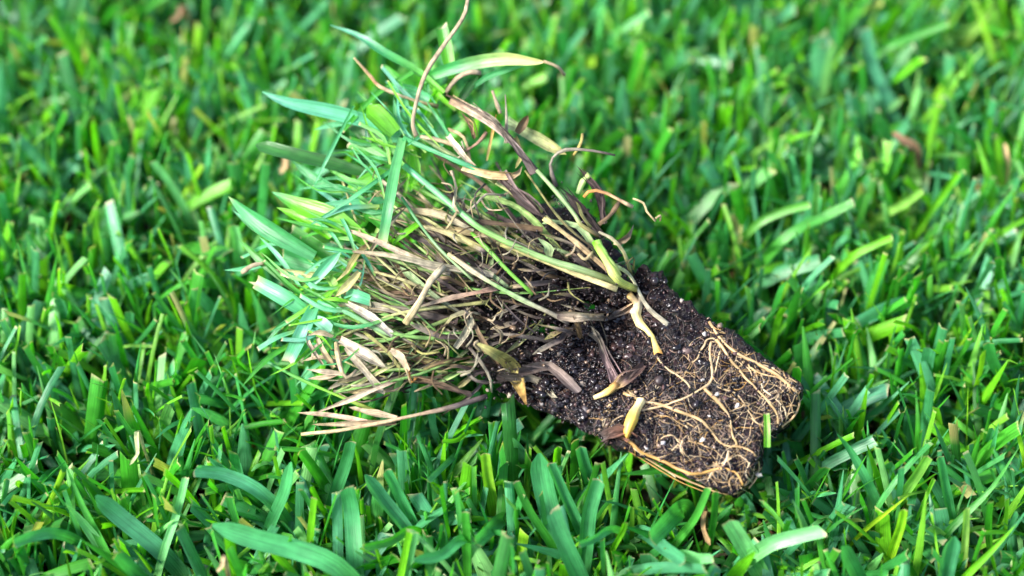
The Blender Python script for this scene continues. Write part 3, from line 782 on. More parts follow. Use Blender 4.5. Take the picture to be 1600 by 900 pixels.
    (K, [(1025, 345, 5), (1010, 330, 6), (1005, 318, 6), (990, 312, 5)], 3.5, STRAW, dict(sec='tube')),
    (K, [(990, 322, 5), (975, 315, 6), (950, 302, 5), (925, 297, 4), (912, 308, 3)], 6.5, [(0, PINKS), (0.6, (0.36, 0.18, 0.07)), (1, ORNG)], dict(sec='tube', taper=(1, 0.8))),
    (K, [(1032, 345, 5), (1033, 337, 6), (1026, 340, 6)], 4, STRAW, dict(sec='tube')),
    (K, [(970, 315, 3), (955, 335, 3), (935, 350, 2)], 7, BROWN, dict(sec='tube')),
    (K, [(900, 260, 2), (935, 300, 1), (945, 345, 0)], 11, DKBR, dict()),
    (K, [(880, 300, 0), (910, 330, 0), (940, 370, 0)], 14, DKBR, dict()),
    # yellow young shoots growing through the soil
    ('shoot', [(1031, 558, 1.5), (1016, 530, 2.5), (1002, 502, 3), (990, 462, 3)], 13, [(0, ORNG), (0.12, (0.6, 0.45, 0.12)), (0.3, (0.60, 0.49, 0.15)), (0.7, (0.60, 0.51, 0.20)), (0.78, (0.30, 0.2, 0.16)), (0.84, (0.55, 0.46, 0.3)), (1, (0.5, 0.4, 0.3))], dict(tip='cut', base=0.9, fold=0.45, roll=3.2)),
    ('shoot', [(981, 686, 1.5), (990, 660, 2.5), (1002, 632, 2)], 15, [(0, (0.5, 0.24, 0.03)), (0.5, (0.62, 0.38, 0.06)), (1, (0.65, 0.52, 0.26))], dict(tip='cut', base=0.8, fold=0.5, roll=3.0)),
    ('shoot', [(930, 628, 1), (945, 620, 2), (966, 605, 2)], 13, [(0, (0.66, 0.52, 0.26)), (0.5, (0.62, 0.42, 0.1)), (1, (0.4, 0.2, 0.06))], dict(sec='tube', taper=(0.5, 1))),
    ('shoot', [(998, 498, 3), (988, 478, 4), (980, 462, 4)], 13, [(0, (0.5, 0.42, 0.38)), (1, (0.55, 0.36, 0.12))], dict(sec='tube')),
]


def add_strand(name, path, w, col, op, seed):
    op = dict(op)
    sec = op.pop('sec', 'tube' if name == S else 'blade')
    if name == S: w = w * 0.85
    m = op.pop('mat', None)
    mat = M_GRASS if (m == 'g' or name == G) else (M_ROOT if name == 'shoot' else M_DRY)
    wob = op.pop('wob', 0)
    if name == K and sec == 'tube' and w > 7.5:
        sec = 'blade'; op.pop('taper', None); op.update(tip='cut', base=0.8, fold=random.uniform(0.45, 0.8), roll=random.uniform(-0.4, 0.4) + (math.pi if random.random() < 0.5 else 0), twist=random.uniform(-0.5, 0.5)); wob = 1; w *= 1.1
    pts = []
    for q in path:
        dz = (q[2] if len(q) > 2 else 0) * 1e-3
        if q[0] > 800 and q[1] > 400 or (q[0] > 740 and q[1] > 560):
            p, nn, hit = on_soil(q[0], q[1], w * PX * 0.35 + dz * 0.55)
            pts.append(p if hit else Z(q[0], q[1], dz))
        else:
            pts.append(Z(q[0], q[1], dz))
    if 'roll' not in op and sec == 'blade':
        op['roll'] = random.uniform(-0.4, 0.4); op['twist'] = random.uniform(-0.4, 0.4)
    if sec == 'blade' and name != G:
        wob = 0.00055 if wob else 0.00030
        op.setdefault('base', 0.7); op.setdefault('fold', 0.35)
    elif sec == 'tube':
        wob = 0.00018
    if name == D:
        col = [(t_, tuple(np.array(c_) * 0.82)) for t_, c_ in col] if isinstance(col, list) else tuple(np.array(col) * 0.82)
        if w > 10 and path[0][0] < 660: w *= 0.82
    me = strand_mesh(name, np.array(pts), w * PX, col, sec, wob=wob, seed=seed, **op)
    o = link(name, me, mat, plug)
    co = np.empty(len(me.vertices) * 3, np.float32); me.vertices.foreach_get('co', co)
    PLUG_PARTS.append(co.reshape(-1, 3))
    return o


def tint(col, k):
    if isinstance(col, list): return [(t_, tuple(np.array(c_) * k)) for t_, c_ in col]
    return tuple(np.array(col) * k)


for i, (nm, path, w, c, op) in enumerate(STR):
    add_strand(nm, path, w, c, op, i)
    if nm == K and w > 7.5:          # frayed strips of the same rotting sheath
        for q in range(4):
            ox, oy = random.gauss(0, w * 0.26), random.gauss(0, w * 0.26)
            f0 = random.randint(0, 1) if len(path) > 3 else 0
            pp = [(a[0] + ox + random.gauss(0, 1.5), a[1] + oy + random.gauss(0, 1.5), (a[2] if len(a) > 2 else 0) + random.uniform(0.3, 1.4)) for a in path[f0:]]
            add_strand('sheath_strip', pp, w * random.uniform(0.14, 0.3), tint(c, random.choice((0.5, 0.8, 1.5, 2.1))), dict(fold=0.4, roll=random.uniform(-0.6, 0.6), wob=1), 1500 + i * 5 + q)

# the thatch: dead leaves and stems fanning from the crown towards the leafy end, under the ones above
TH_C = [STRAW, GREY, OLIVE, BROWN, DKBR, STRAW, SAGE, (0.42, 0.35, 0.2), (0.34, 0.31, 0.14), PINKS, (0.46, 0.37, 0.22), (0.16, 0.30, 0.06), GREY]
for i in range(285):
    u = (i + random.random()) / 285
    u = min(1, max(0, u + random.gauss(0, 0.08)))
    bx, by = 985 + (765 - 985) * u, 440 + (605 - 440) * u
    bx += random.uniform(-150, -10); by += random.uniform(-45, 8)
    if u > 0.2: bx -= random.uniform(10, 60); by -= 8
    ang = math.atan2(-0.66 + 0.72 * u, -0.80 - 0.2 * u) + random.gauss(0, 0.2 if random.random() < 0.5 else 0.6)
    L = random.uniform(110, 330) * (1.0 if u > 0.15 else 0.8)
    x1, y1 = bx + math.cos(ang) * L, by + math.sin(ang) * L
    # keep inside the tuft
    if x1 < 505: x1 = 505 + random.uniform(0, 60)
    top = 150 + max(0, x1 - 720) * 0.85
    y1 = min(max(y1, top + random.uniform(0, 50)), 612)
    s0 = random.uniform(0.0, 0.3)
    if bx > 790 and by > 425 and random.random() < 0.75: s0 = random.uniform(0.3, 0.5)
    bx, by = bx + (x1 - bx) * s0, by + (y1 - by) * s0
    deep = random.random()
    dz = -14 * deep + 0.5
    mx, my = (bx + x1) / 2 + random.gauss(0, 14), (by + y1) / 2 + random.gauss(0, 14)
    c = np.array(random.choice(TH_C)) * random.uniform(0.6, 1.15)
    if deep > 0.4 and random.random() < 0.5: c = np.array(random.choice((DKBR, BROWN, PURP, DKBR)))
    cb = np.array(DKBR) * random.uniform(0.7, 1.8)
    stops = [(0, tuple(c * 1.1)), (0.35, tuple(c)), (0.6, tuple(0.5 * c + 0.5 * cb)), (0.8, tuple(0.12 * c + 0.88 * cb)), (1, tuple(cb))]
    if random.random() < 0.2:
        c = np.array(random.choice((SAGE, (0.22, 0.34, 0.10), (0.36, 0.36, 0.15), (0.16, 0.32, 0.08)))); stops = [(0, tuple(c)), (0.75, tuple(c)), (1, OLIVE)]; dz = min(0.5, dz + 6)
    pth = [(x1, y1, dz - 1), (mx, my, dz + 1.5), (bx, by, dz - 1.0)]
    w = random.lognormvariate(math.log(4.6), 0.42)
    if random.random() < 0.45:
        add_strand('stem' if random.random() < 0.5 else D, pth, min(w, 9), stops, dict(sec='tube', taper=(0.7, 1.0)), 300 + i)
    else:
        add_strand(random.choice((D, D, K)), pth, w * 1.2, stops, dict(roll=random.uniform(-0.9, 0.9), twist=random.uniform(-1.5, 1.5), fold=0.4, wob=random.random() < 0.3, tip=random.choice(('point', 'cut', 'round'))), 300 + i)
# rotting dark stem bases reaching from the soil into the straw
for i in range(62):
    x, y = random.uniform(690, 960), random.uniform(370, 600)
    if y > 620 - 0.75 * max(0, x - 790) or y < 300 + 0.5 * (x - 760): continue
    a = math.pi + 0.42 - 0.5 * (y - 400) / 200 + random.gauss(0, 0.4)
    L = random.uniform(50, 130)
    d0 = random.uniform(-3, 1)
    c = np.array(random.choice((DKBR, PURP, BROWN, DKBR, (0.11, 0.09, 0.075)))) * random.uniform(0.7, 1.4)
    c2 = np.array(random.choice((GREY, OLIVE, BROWN, STRAW))) * random.uniform(0.5, 0.9)
    pth = [(x + math.cos(a) * L, y + math.sin(a) * L, d0), (x + math.cos(a) * L * 0.5 + random.gauss(0, 5), y + math.sin(a) * L * 0.5 + random.gauss(0, 5), d0 + 1.5), (x, y, d0 - 2)]
    add_strand(K, pth, random.uniform(4, 9), [(0, tuple(c2)), (0.45, tuple(c)), (1, tuple(c * 0.6))], dict(fold=0.45, roll=random.uniform(-0.7, 0.7), twist=random.uniform(-1, 1), wob=1, tip=random.choice(('point', 'round'))), 2600 + i)
# short curled wisps standing out of the thatch
for i in range(120):
    x, y = random.uniform(600, 900), random.uniform(230, 600)
    if y < 150 + max(0, x - 640) * 0.85 + 30 or (x > 800 and y > 470): continue
    a = random.uniform(0, 6.28); L = random.uniform(15, 45)
    pth = [(x + math.cos(a) * L, y + math.sin(a) * L, random.uniform(2, 6)), (x + math.cos(a + 0.5) * L * 0.5, y + math.sin(a + 0.5) * L * 0.5, 3.5), (x, y, 0)]
    c = np.array(random.choice((STRAW, GREY, BROWN, PURP, OLIVE, PINKS))) * random.uniform(0.7, 1.1)
    add_strand('wisp', pth, random.uniform(2, 5), tuple(c), dict(sec='tube', taper=(0.4, 1)), 700 + i)

# thin young leaves mixed through the leafy end
for i in range(105):
    u = random.random()
    bx = np.interp(u, [0, 0.35, 0.7, 1], [690, 600, 545, 525]) + random.gauss(0, 22)
    by = np.interp(u, [0, 0.35, 0.7, 1], [185, 300, 430, 545]) + random.gauss(0, 22)
    ang = math.pi + np.interp(u, [0, 0.5, 1], [0.75, 0.35, -0.25]) + random.gauss(0, 0.55)
    L = random.uniform(45, 135)
    d0 = random.uniform(-6, 3)
    x1, y1 = bx + math.cos(ang) * L, by + math.sin(ang) * L
    bend = random.gauss(0, 0.12) * L
    pth = [(x1, y1, d0 + random.uniform(-1, 3)), ((bx + x1) / 2 - math.sin(ang) * bend, (by + y1) / 2 + math.cos(ang) * bend, d0 + 2), (bx, by, d0)]
    c = np.array(random.choice((TEAL, GREEN, TEAL, CYAN, LIME, BLUE, (0.12, 0.36, 0.08)))) * random.uniform(0.85, 1.2)
    add_strand(G, pth, random.uniform(3, 9), [(0, tuple(c)), (0.7, tuple(c)), (1, (0.25, 0.38, 0.08))], dict(tip=random.choice(('point', 'point', 'cut'))), 2100 + i)

# one loose green clipping on the end of the soil block
cl = [(1197, 646, 5), (1198, 672, 5), (1198, 699, 4)]
me = strand_mesh('grass_clipping', np.array([Z(*q[:2], q[2] * 1e-3) for q in cl]), 10 * PX, [(0, LIME), (0.5, (0.2, 0.42, 0.05)), (1, LIME)], 'blade', tip='cut', base=1.0, fold=0.5, roll=0.2)
o = link('grass_clipping', me, M_GRASS)
tag(o, 'short bright green clipping upright against the notched end of the soil block', 'clipping')
co = np.empty(len(me.vertices) * 3, np.float32); me.vertices.foreach_get('co', co); PLUG_PARTS.append(co.reshape(-1, 3))

# soil clinging in the crown; clods also added to darken gaps under the stems
for i, (x, y, dz, r, st) in enumerate([(905, 415, -11, 60, 1.3), (930, 392, -10, 28, 1.2), (830, 455, -14, 70, 1.2), (872, 472, -10, 34, 1.1), (800, 545, -9, 58, 1.2), (740, 515, -13, 50, 1.2), (870, 350, -13, 40, 1.3)]):
    o = link('soil_clod', lump_mesh('soil_clod', r * PX, (0.012, 0.009, 0.009), 80 + i, (st, 0.8, 0.42), 4), M_SOIL, plug)
    o.location = Z(x, y, dz * 1e-3); o.rotation_euler = (0.38, 0, -0.5)
    o.matrix_parent_inverse = plug.matrix_basis.inverted()
Vc, Fc, Cc = [], [], []
off = 0
for i in range(3600):
    a, b = random.random(), random.random()
    q = (1 - a) * (1 - b) * np.array([700, 470.]) + a * (1 - b) * np.array([770, 620.]) + a * b * np.array([990, 450.]) + (1 - a) * b * np.array([880, 300.])
    q += np.array([random.gauss(0, 12), random.gauss(0, 12)])
    r = min(0.0014, random.lognormvariate(math.log(0.00030), 0.5))
    rot = np.linalg.qr(RNG.normal(0, 1, (3, 3)))[0]
    v = (IV * RNG.uniform(0.45, 1.4, (len(IV), 1)) * np.array([1, RNG.uniform(0.3, 1), RNG.uniform(0.35, 0.9)])) @ rot * r + Z(q[0], q[1], random.uniform(-11, 0.5) * 1e-3)
    Vc.append(v); Fc.append(IF + off); off += len(IV)
    c = np.array([0.016, 0.011, 0.011]) * random.uniform(0.4, 2.4)
    if random.random() < 0.08: c = np.array([0.12, 0.08, 0.05])
    Cc.append(np.tile(c, (len(IV), 1)))
cr = link('soil_crumb', mesh_np('soil_crumb', np.vstack(Vc), np.vstack(Fc), np.vstack(Cc), np.zeros((off, 2)), smooth=False), M_CRUMB, plug)
tag(cr, kind='stuff')

# ------------------------------------------------------------------ single lawn leaves that stand out
LG = 'single leaves standing out of the lawn'
GT = (0.048, 0.255, 0.085); GL = (0.12, 0.39, 0.014); GM = (0.042, 0.240, 0.026); GP = (0.14, 0.41, 0.15); GB = (0.060, 0.260, 0.125)
LAWN = [
    ([(332, 820), (400, 842), (460, 858), (525, 884)], 32, GT, 'round', 'broad blue-green leaf lying flat along the bottom edge, left of centre'),
    ([(548, 690), (541, 722), (526, 765)], 20, GT, 'cut', 'square-cut teal leaf standing just below the lowest dry straw of the plug'),
    ([(470, 705), (488, 730), (505, 755)], 18, GM, 'cut', 'folded green leaf left of the square-cut teal leaf below the dry straw'),
    ([(455, 722), (444, 770), (425, 814)], 20, GT, 'round', 'upright blunt teal leaf below the straw ends at lower left'),
    ([(491, 778), (487, 815), (484, 855)], 12, GL, 'cut', 'narrow bright lime leaf standing upright near the bottom, left of centre'),
    ([(542, 762), (549, 800), (555, 882)], 26, GT, 'cut', 'wide straight teal leaf right of the narrow lime leaf near the bottom'),
    ([(570, 742), (598, 780), (634, 826)], 22, GB, 'round', 'dark blue-green leaf slanting down to the right at bottom centre'),
    ([(604, 735), (622, 770), (642, 812)], 18, GT, 'cut', 'green leaf lying beside the dark slanting leaf at bottom centre'),
    ([(758, 709), (762, 745), (768, 780)], 18, (0.20, 0.42, 0.03), 'cut', 'bright lime leaf with pale cut rim upright below the middle of the plug'),
    ([(669, 752), (695, 727), (717, 708)], 10, GB, 'cut', 'thin blue-green leaf slanting up right below the plug'),
    ([(640, 831), (633, 865), (626, 902)], 12, GL, 'cut', 'lime left half of a split leaf pair at the bottom edge'),
    ([(650, 832), (643, 865), (636, 902)], 10, GP, 'cut', 'pale teal right half of a split leaf pair at the bottom edge'),
    ([(568, 856), (610, 846), (642, 828)], 14, GM, 'cut', 'green leaf with pale tip pointing left at the bottom centre'),
    ([(645, 876), (690, 868), (725, 842)], 17, GT, 'round', 'curved teal leaf bending right along the bottom edge'),
    ([(727, 800), (729, 835), (730, 872)], 14, GM, 'cut', 'upright mid-green leaf below the bright lime cut leaf'),
    ([(745, 848), (762, 832), (784, 812)], 22, GT, 'cut', 'short wide teal leaf with pale rim left of the big paired leaves'),
    ([(691, 690), (714, 688), (734, 675)], 8, GL, 'cut', 'small lime leaf lying level right under the plug straw'),
    ([(843, 708), (850, 760), (868, 832)], 34, GT, 'round', 'widest upright teal leaf, left of the soil block bottom edge'),
    ([(860, 724), (880, 770), (902, 818)], 18, GT, 'cut', 'leaf leaning right just behind the widest upright leaf'),
    ([(863, 799), (884, 855), (906, 905)], 30, GT, 'cut', 'broad square-cut leaf in front of the widest upright leaf'),
    ([(806, 752), (828, 800), (858, 846)], 14, GM, 'cut', 'green leaf slanting down right, left of the widest upright leaf'),
    ([(936, 750), (921, 800), (915, 852)], 24, GT, 'cut', 'tall teal leaf to the right of the widest upright leaf'),
    ([(907, 699), (914, 728), (924, 757)], 20, GT, 'cut', 'short teal leaf under the lower edge of the soil block'),
    ([(872, 699), (870, 714), (869, 730)], 14, GL, 'cut', 'stubby lime leaf tucked under the soil block lower edge'),
    ([(1068, 877), (1040, 858), (1008, 833)], 22, GB, 'cut', 'blue-green leaf with tan tip pointing down right below the soil block'),
    ([(1113, 872), (1090, 873), (1062, 868)], 17, GP, 'cut', 'pale teal leaf with whitish tip pointing right below the soil block'),
    ([(1018, 842), (1040, 818), (1064, 795)], 30, GT, 'cut', 'broad flat leaf slanting up right below the soil block corner'),
    ([(1107, 762), (1087, 808), (1058, 846)], 13, GM, 'cut', 'thin green leaf crossing the broad flat leaf below the soil block'),
    ([(1117, 769), (1116, 800), (1111, 834)], 13, GM, 'cut', 'folded upright leaf below the rounded soil block corner'),
    ([(1140, 815), (1160, 848), (1182, 884)], 30, GP, 'cut', 'wide light green leaf slanting right below the soil block corner'),
    ([(1181, 861), (1166, 878), (1148, 900)], 22, GL, 'point', 'pointed lime leaf at the bottom edge under the soil block corner'),
    ([(970, 741), (1010, 738), (1052, 734)], 15, GM, 'point', 'green leaf lying level under the lower edge of the soil block'),
    ([(977, 817), (972, 832), (961, 852)], 9, GL, 'cut', 'tiny lime leaf in the dark gap below the soil block'),
    ([(905, 851), (930, 842), (957, 826)], 12, GT, 'cut', 'short teal leaf pointing left between the tall leaves at the bottom'),
    ([(1307, 677), (1330, 706), (1358, 757)], 16, GT, 'point', 'arching teal leaf right of the notched end of the soil block'),
    ([(1450, 714), (1430, 745), (1407, 778)], 19, (0.16, 0.38, 0.06), 'cut', 'light green blunt leaf slanting up right at lower right'),
    ([(1468, 714), (1475, 750), (1483, 790)], 16, GT, 'cut', 'upright teal leaf right of the light green blunt leaf'),
    ([(1419, 774), (1390, 797), (1357, 823)], 8, (0.30, 0.48, 0.02), 'point', 'thin yellow-green leaf slanting up right at lower right'),
    ([(1412, 797), (1406, 825), (1397, 852)], 15, (0.22, 0.46, 0.02), 'cut', 'vivid lime leaf below the thin yellow-green leaf at lower right'),
    ([(1285, 829), (1245, 838), (1196, 854)], 24, GP, 'cut', 'light green leaf with square pale end pointing right, bottom right of the plug'),
    ([(1238, 780), (1252, 812), (1258, 838)], 15, (0.15, 0.36, 0.18), 'point', 'pale pointed leaf above the leaf with the square pale end'),
    ([(1315, 854), (1328, 878), (1342, 905)], 27, GT, 'round', 'rounded wide teal leaf at the bottom edge, right of the plug'),
    ([(1491, 838), (1482, 870), (1475, 905)], 28, GB, 'round', 'wide blue-green leaf upright at the bottom right edge'),
    ([(1510, 795), (1509, 825), (1507, 860)], 12, (0.26, 0.46, 0.10), 'cut', 'narrow pale lime leaf above the wide blue-green leaf at bottom right'),
    ([(1589, 818), (1550, 860), (1508, 902)], 12, GL, 'point', 'long thin lime leaf in the bottom right corner'),
    ([(1594, 696), (1550, 762), (1512, 800), (1475, 838)], 12, GM, 'point', 'long thin green leaf slanting down left from the right edge'),
    ([(150, 774), (188, 808), (248, 858)], 28, GB, 'round', 'broad dark teal leaf slanting down right in the lower left corner'),
    ([(101, 785), (126, 812), (156, 852)], 18, GP, 'point', 'pale teal leaf left of the broad dark leaf in the lower left'),
    ([(100, 718), (128, 788), (165, 862)], 13, GM, 'point', 'long narrow green leaf crossing the lower left corner'),
    ([(124, 842), (165, 868), (205, 896)], 15, GM, 'point', 'pointed green leaf at the bottom edge of the lower left corner'),
    ([(183, 866), (202, 885), (222, 906)], 22, GT, 'cut', 'square-cut teal leaf touching the bottom edge at lower left'),
    ([(290, 746), (277, 800), (256, 862)], 13, GP, 'cut', 'light green leaf leaning right in the lower left lawn'),
    ([(304, 736), (350, 742), (405, 768)], 22, GB, 'cut', 'broad bluish leaf lying level in the lower left lawn'),
    ([(22, 850), (52, 838), (92, 834)], 18, GT, 'cut', 'teal leaf lying level at the lower left edge'),
    ([(1441, 298), (1412, 320), (1378, 338)], 15, (0.20, 0.42, 0.08), 'cut', 'pale lime leaf slanting up right in the blurred right lawn'),
    ([(1497, 270), (1474, 302), (1446, 342)], 13, GL, 'cut', 'bright lime leaf leaning right near the right edge'),
    ([(1333, 316), (1290, 338), (1226, 372)], 18, GM, 'cut', 'bent green leaf right of the plug, above the dark gap'),
    ([(1394, 371), (1362, 385), (1330, 403)], 13, GL, 'cut', 'lime leaf lying nearly level to the right of the dark gap'),
    ([(1352, 45), (1363, 100), (1392, 168)], 24, GB, 'cut', 'wide bluish leaf hanging down in the blurred upper right'),
    ([(1552, 3), (1540, 25), (1518, 52)], 15, (0.28, 0.46, 0.10), 'cut', 'pale lime leaf at the top right corner'),
    ([(1482, 36), (1432, 55), (1378, 78)], 17, GM, 'cut', 'green leaf lying level beside the wide bluish leaf in the upper right'),
    ([(1265, 320), (1225, 330), (1180, 352)], 15, (0.10, 0.32, 0.05), 'cut', 'light green leaf pointing right above the dark shade beside the plug'),
    ([(238, 252), (268, 290), (290, 330)], 14, GP, 'cut', 'pale straight leaf slanting down right in the left lawn'),
    ([(365, 352), (372, 385), (375, 420)], 20, GP, 'cut', 'pale upright leaf right behind the leftmost leaf tips of the plug'),
    ([(1225, 480), (1215, 500), (1205, 545)], 13, GL, 'cut', 'lime leaf with cut top in the dark shade right of the soil block'),
]
SINGLE = []
for i, (pl, w, c, tp, lab) in enumerate(LAWN):
    n = len(pl)
    flat = abs(pl[0][1] - pl[-1][1]) < 0.6 * abs(pl[0][0] - pl[-1][0])
    zt = 0.041; zb = 0.032 if flat else 0.024
    pts = [P(x, y, zt + (zb - zt) * j / (n - 1)) for j, (x, y) in enumerate(pl)]
    dirn = pts[-1] - pts[-2]; dirn = dirn / np.linalg.norm(dirn)
    e1 = pts[-1] + dirn * 0.008; e1[2] = zb * 0.6
    e2 = e1 + dirn * 0.003; e2[2] = 0.0
    pts += [e1, e2]
    up = max(c) and 1.0
    cc = np.array(c) * random.uniform(0.9, 1.1)
    stops = [(0, tuple(cc)), (0.5, tuple(cc)), (0.8, tuple(cc * np.array([1.3, 1.15, 0.8]))), (1, (0.16, 0.22, 0.06))]
    me = strand_mesh('grass_leaf', np.array(pts), w * PX * 0.98, stops, 'blade', tip=tp, base=0.5, fold=random.uniform(0.08, 0.4), roll=random.uniform(-0.35, 0.35), twist=random.uniform(-0.3, 0.3), seed=900 + i, n=16)
    o = link('grass_leaf', me, M_GRASS)
    tag(o, lab, 'grass blade', LG)
    co = np.empty(len(me.vertices) * 3, np.float32); me.vertices.foreach_get('co', co); SINGLE.append(co.reshape(-1, 3)[:55])

DEAD = [([(1392, 205, 36), (1412, 222, 34), (1432, 240, 30)], 14, (0.17, 0.10, 0.055), 'rust-brown dead leaf scrap in the blurred lawn at upper right'),
        ([(1566, 222, 38), (1572, 245, 36), (1575, 268, 30)], 9, (0.40, 0.29, 0.13), 'tan dead leaf tip standing near the right edge'),
        ([(265, 35, 36), (275, 25, 36), (288, 12, 32)], 14, (0.28, 0.17, 0.09), 'brown dead leaf scrap in the blurred upper left lawn'),
        ([(206, 725, 38), (215, 700, 40), (222, 678, 40)], 7, (0.34, 0.38, 0.18), 'pale seed-flecked stalk in the lower left lawn'),
        ([(1108, 855, 26), (1100, 825, 29), (1105, 800, 29)], 8, (0.25, 0.16, 0.07), 'ochre dead leaf scrap between green leaves below the soil block'),
        ([(437, 270, 34), (445, 258, 36), (448, 245, 36)], 9, (0.36, 0.25, 0.13), 'tan dead leaf scrap among the grass left of the plug leaves'),
        ([(340, 893, 36), (350, 885, 38), (352, 870, 38)], 7, (0.40, 0.30, 0.17), 'small tan leaf scrap at the bottom edge, left of centre')]
for i, (pl, w, c, lab) in enumerate(DEAD):
    pts = [P(x, y, z * 1e-3) for x, y, z in pl]
    e = pts[-1] + (pts[-1] - pts[-2]) * 0.6; e[2] = 0.008
    me = strand_mesh('dead_leaf', np.array(pts + [e]), w * PX, [(0, tuple(np.array(c) * 1.1)), (1, c)], 'blade', tip='round', base=0.6, fold=0.4, roll=0.3, wob=0.0004, seed=1200 + i)
    o = link('dead_leaf', me, M_DRY)
    tag(o, lab, 'dead leaf', 'dead leaf scraps in the lawn')
    co = np.empty(len(me.vertices) * 3, np.float32); me.vertices.foreach_get('co', co); SINGLE.append(co.reshape(-1, 3))

# ------------------------------------------------------------------ the lawn
# depth of what lies on top of the lawn, so that the grass around it is pressed down or parted
GW, GH, GS = 440, 260, 4.0
depth = np.full((GH, GW), 1e9)
plugmask = np.zeros((GH, GW), bool)


def splat(V, plugpart, rad=1):
    x, y, d = project(V)
    gx = np.floor((x + 80) / GS).astype(int); gy = np.floor((y + 70) / GS).astype(int)
    for dx in range(-rad, rad + 1):
        for dy in range(-rad, rad + 1):
            a, b = gx + dx, gy + dy
            ok = (a >= 0) & (a < GW) & (b >= 0) & (b < GH)
            np.minimum.at(depth, (b[ok], a[ok]), d[ok])
            if plugpart: plugmask[b[ok], a[ok]] = True


for V in PLUG_PARTS: splat(V, True)
for V in SINGLE: splat(V, False)

# footprint of the soil block on the ground, with the height of its underside
bl = [q00, q10, q11, q01]


def inside_block(x, y, margin=0.0):
    c = np.mean([b[:2] for b in bl], 0)
    off = inward[:2] * TH * 0.5
    poly = [(b[:2] + off - c) * (1 + margin) + c for b in bl]
    ins = np.ones(x.shape, bool)
    sgn = None
    for i in range(4):
        a, b = poly[i], poly[(i + 1) % 4]
        cr_ = (b[0] - a[0]) * (y - a[1]) - (b[1] - a[1]) * (x - a[0])
        ins &= cr_ > 0
    ins2 = np.ones(x.shape, bool)
    for i in range(4):
        a, b = poly[i], poly[(i + 1) % 4]
        cr_ = (b[0] - a[0]) * (y - a[1]) - (b[1] - a[1]) * (x - a[0])
        ins2 &= cr_ < 0
    return ins | ins2


def under_z(x, y):
    n = -inward
    p0 = q00 + inward * (TH + 0.001)
    return p0[2] - (n[0] * (x - p0[0]) + n[1] * (y - p0[1])) / n[2]


PAL = np.array([(0.052, 0.250, 0.100), (0.038, 0.235, 0.048), (0.042, 0.255, 0.018), (0.105, 0.370, 0.010), (0.070, 0.265, 0.135), (0.026, 0.155, 0.024), (0.150, 0.390, 0.120), (0.20, 0.44, 0.02)])
PALP = np.array([0.27, 0.20, 0.16, 0.10, 0.13, 0.05, 0.08, 0.01])
PALN = np.array([0.20, 0.22, 0.24, 0.16, 0.06, 0.05, 0.05, 0.02])


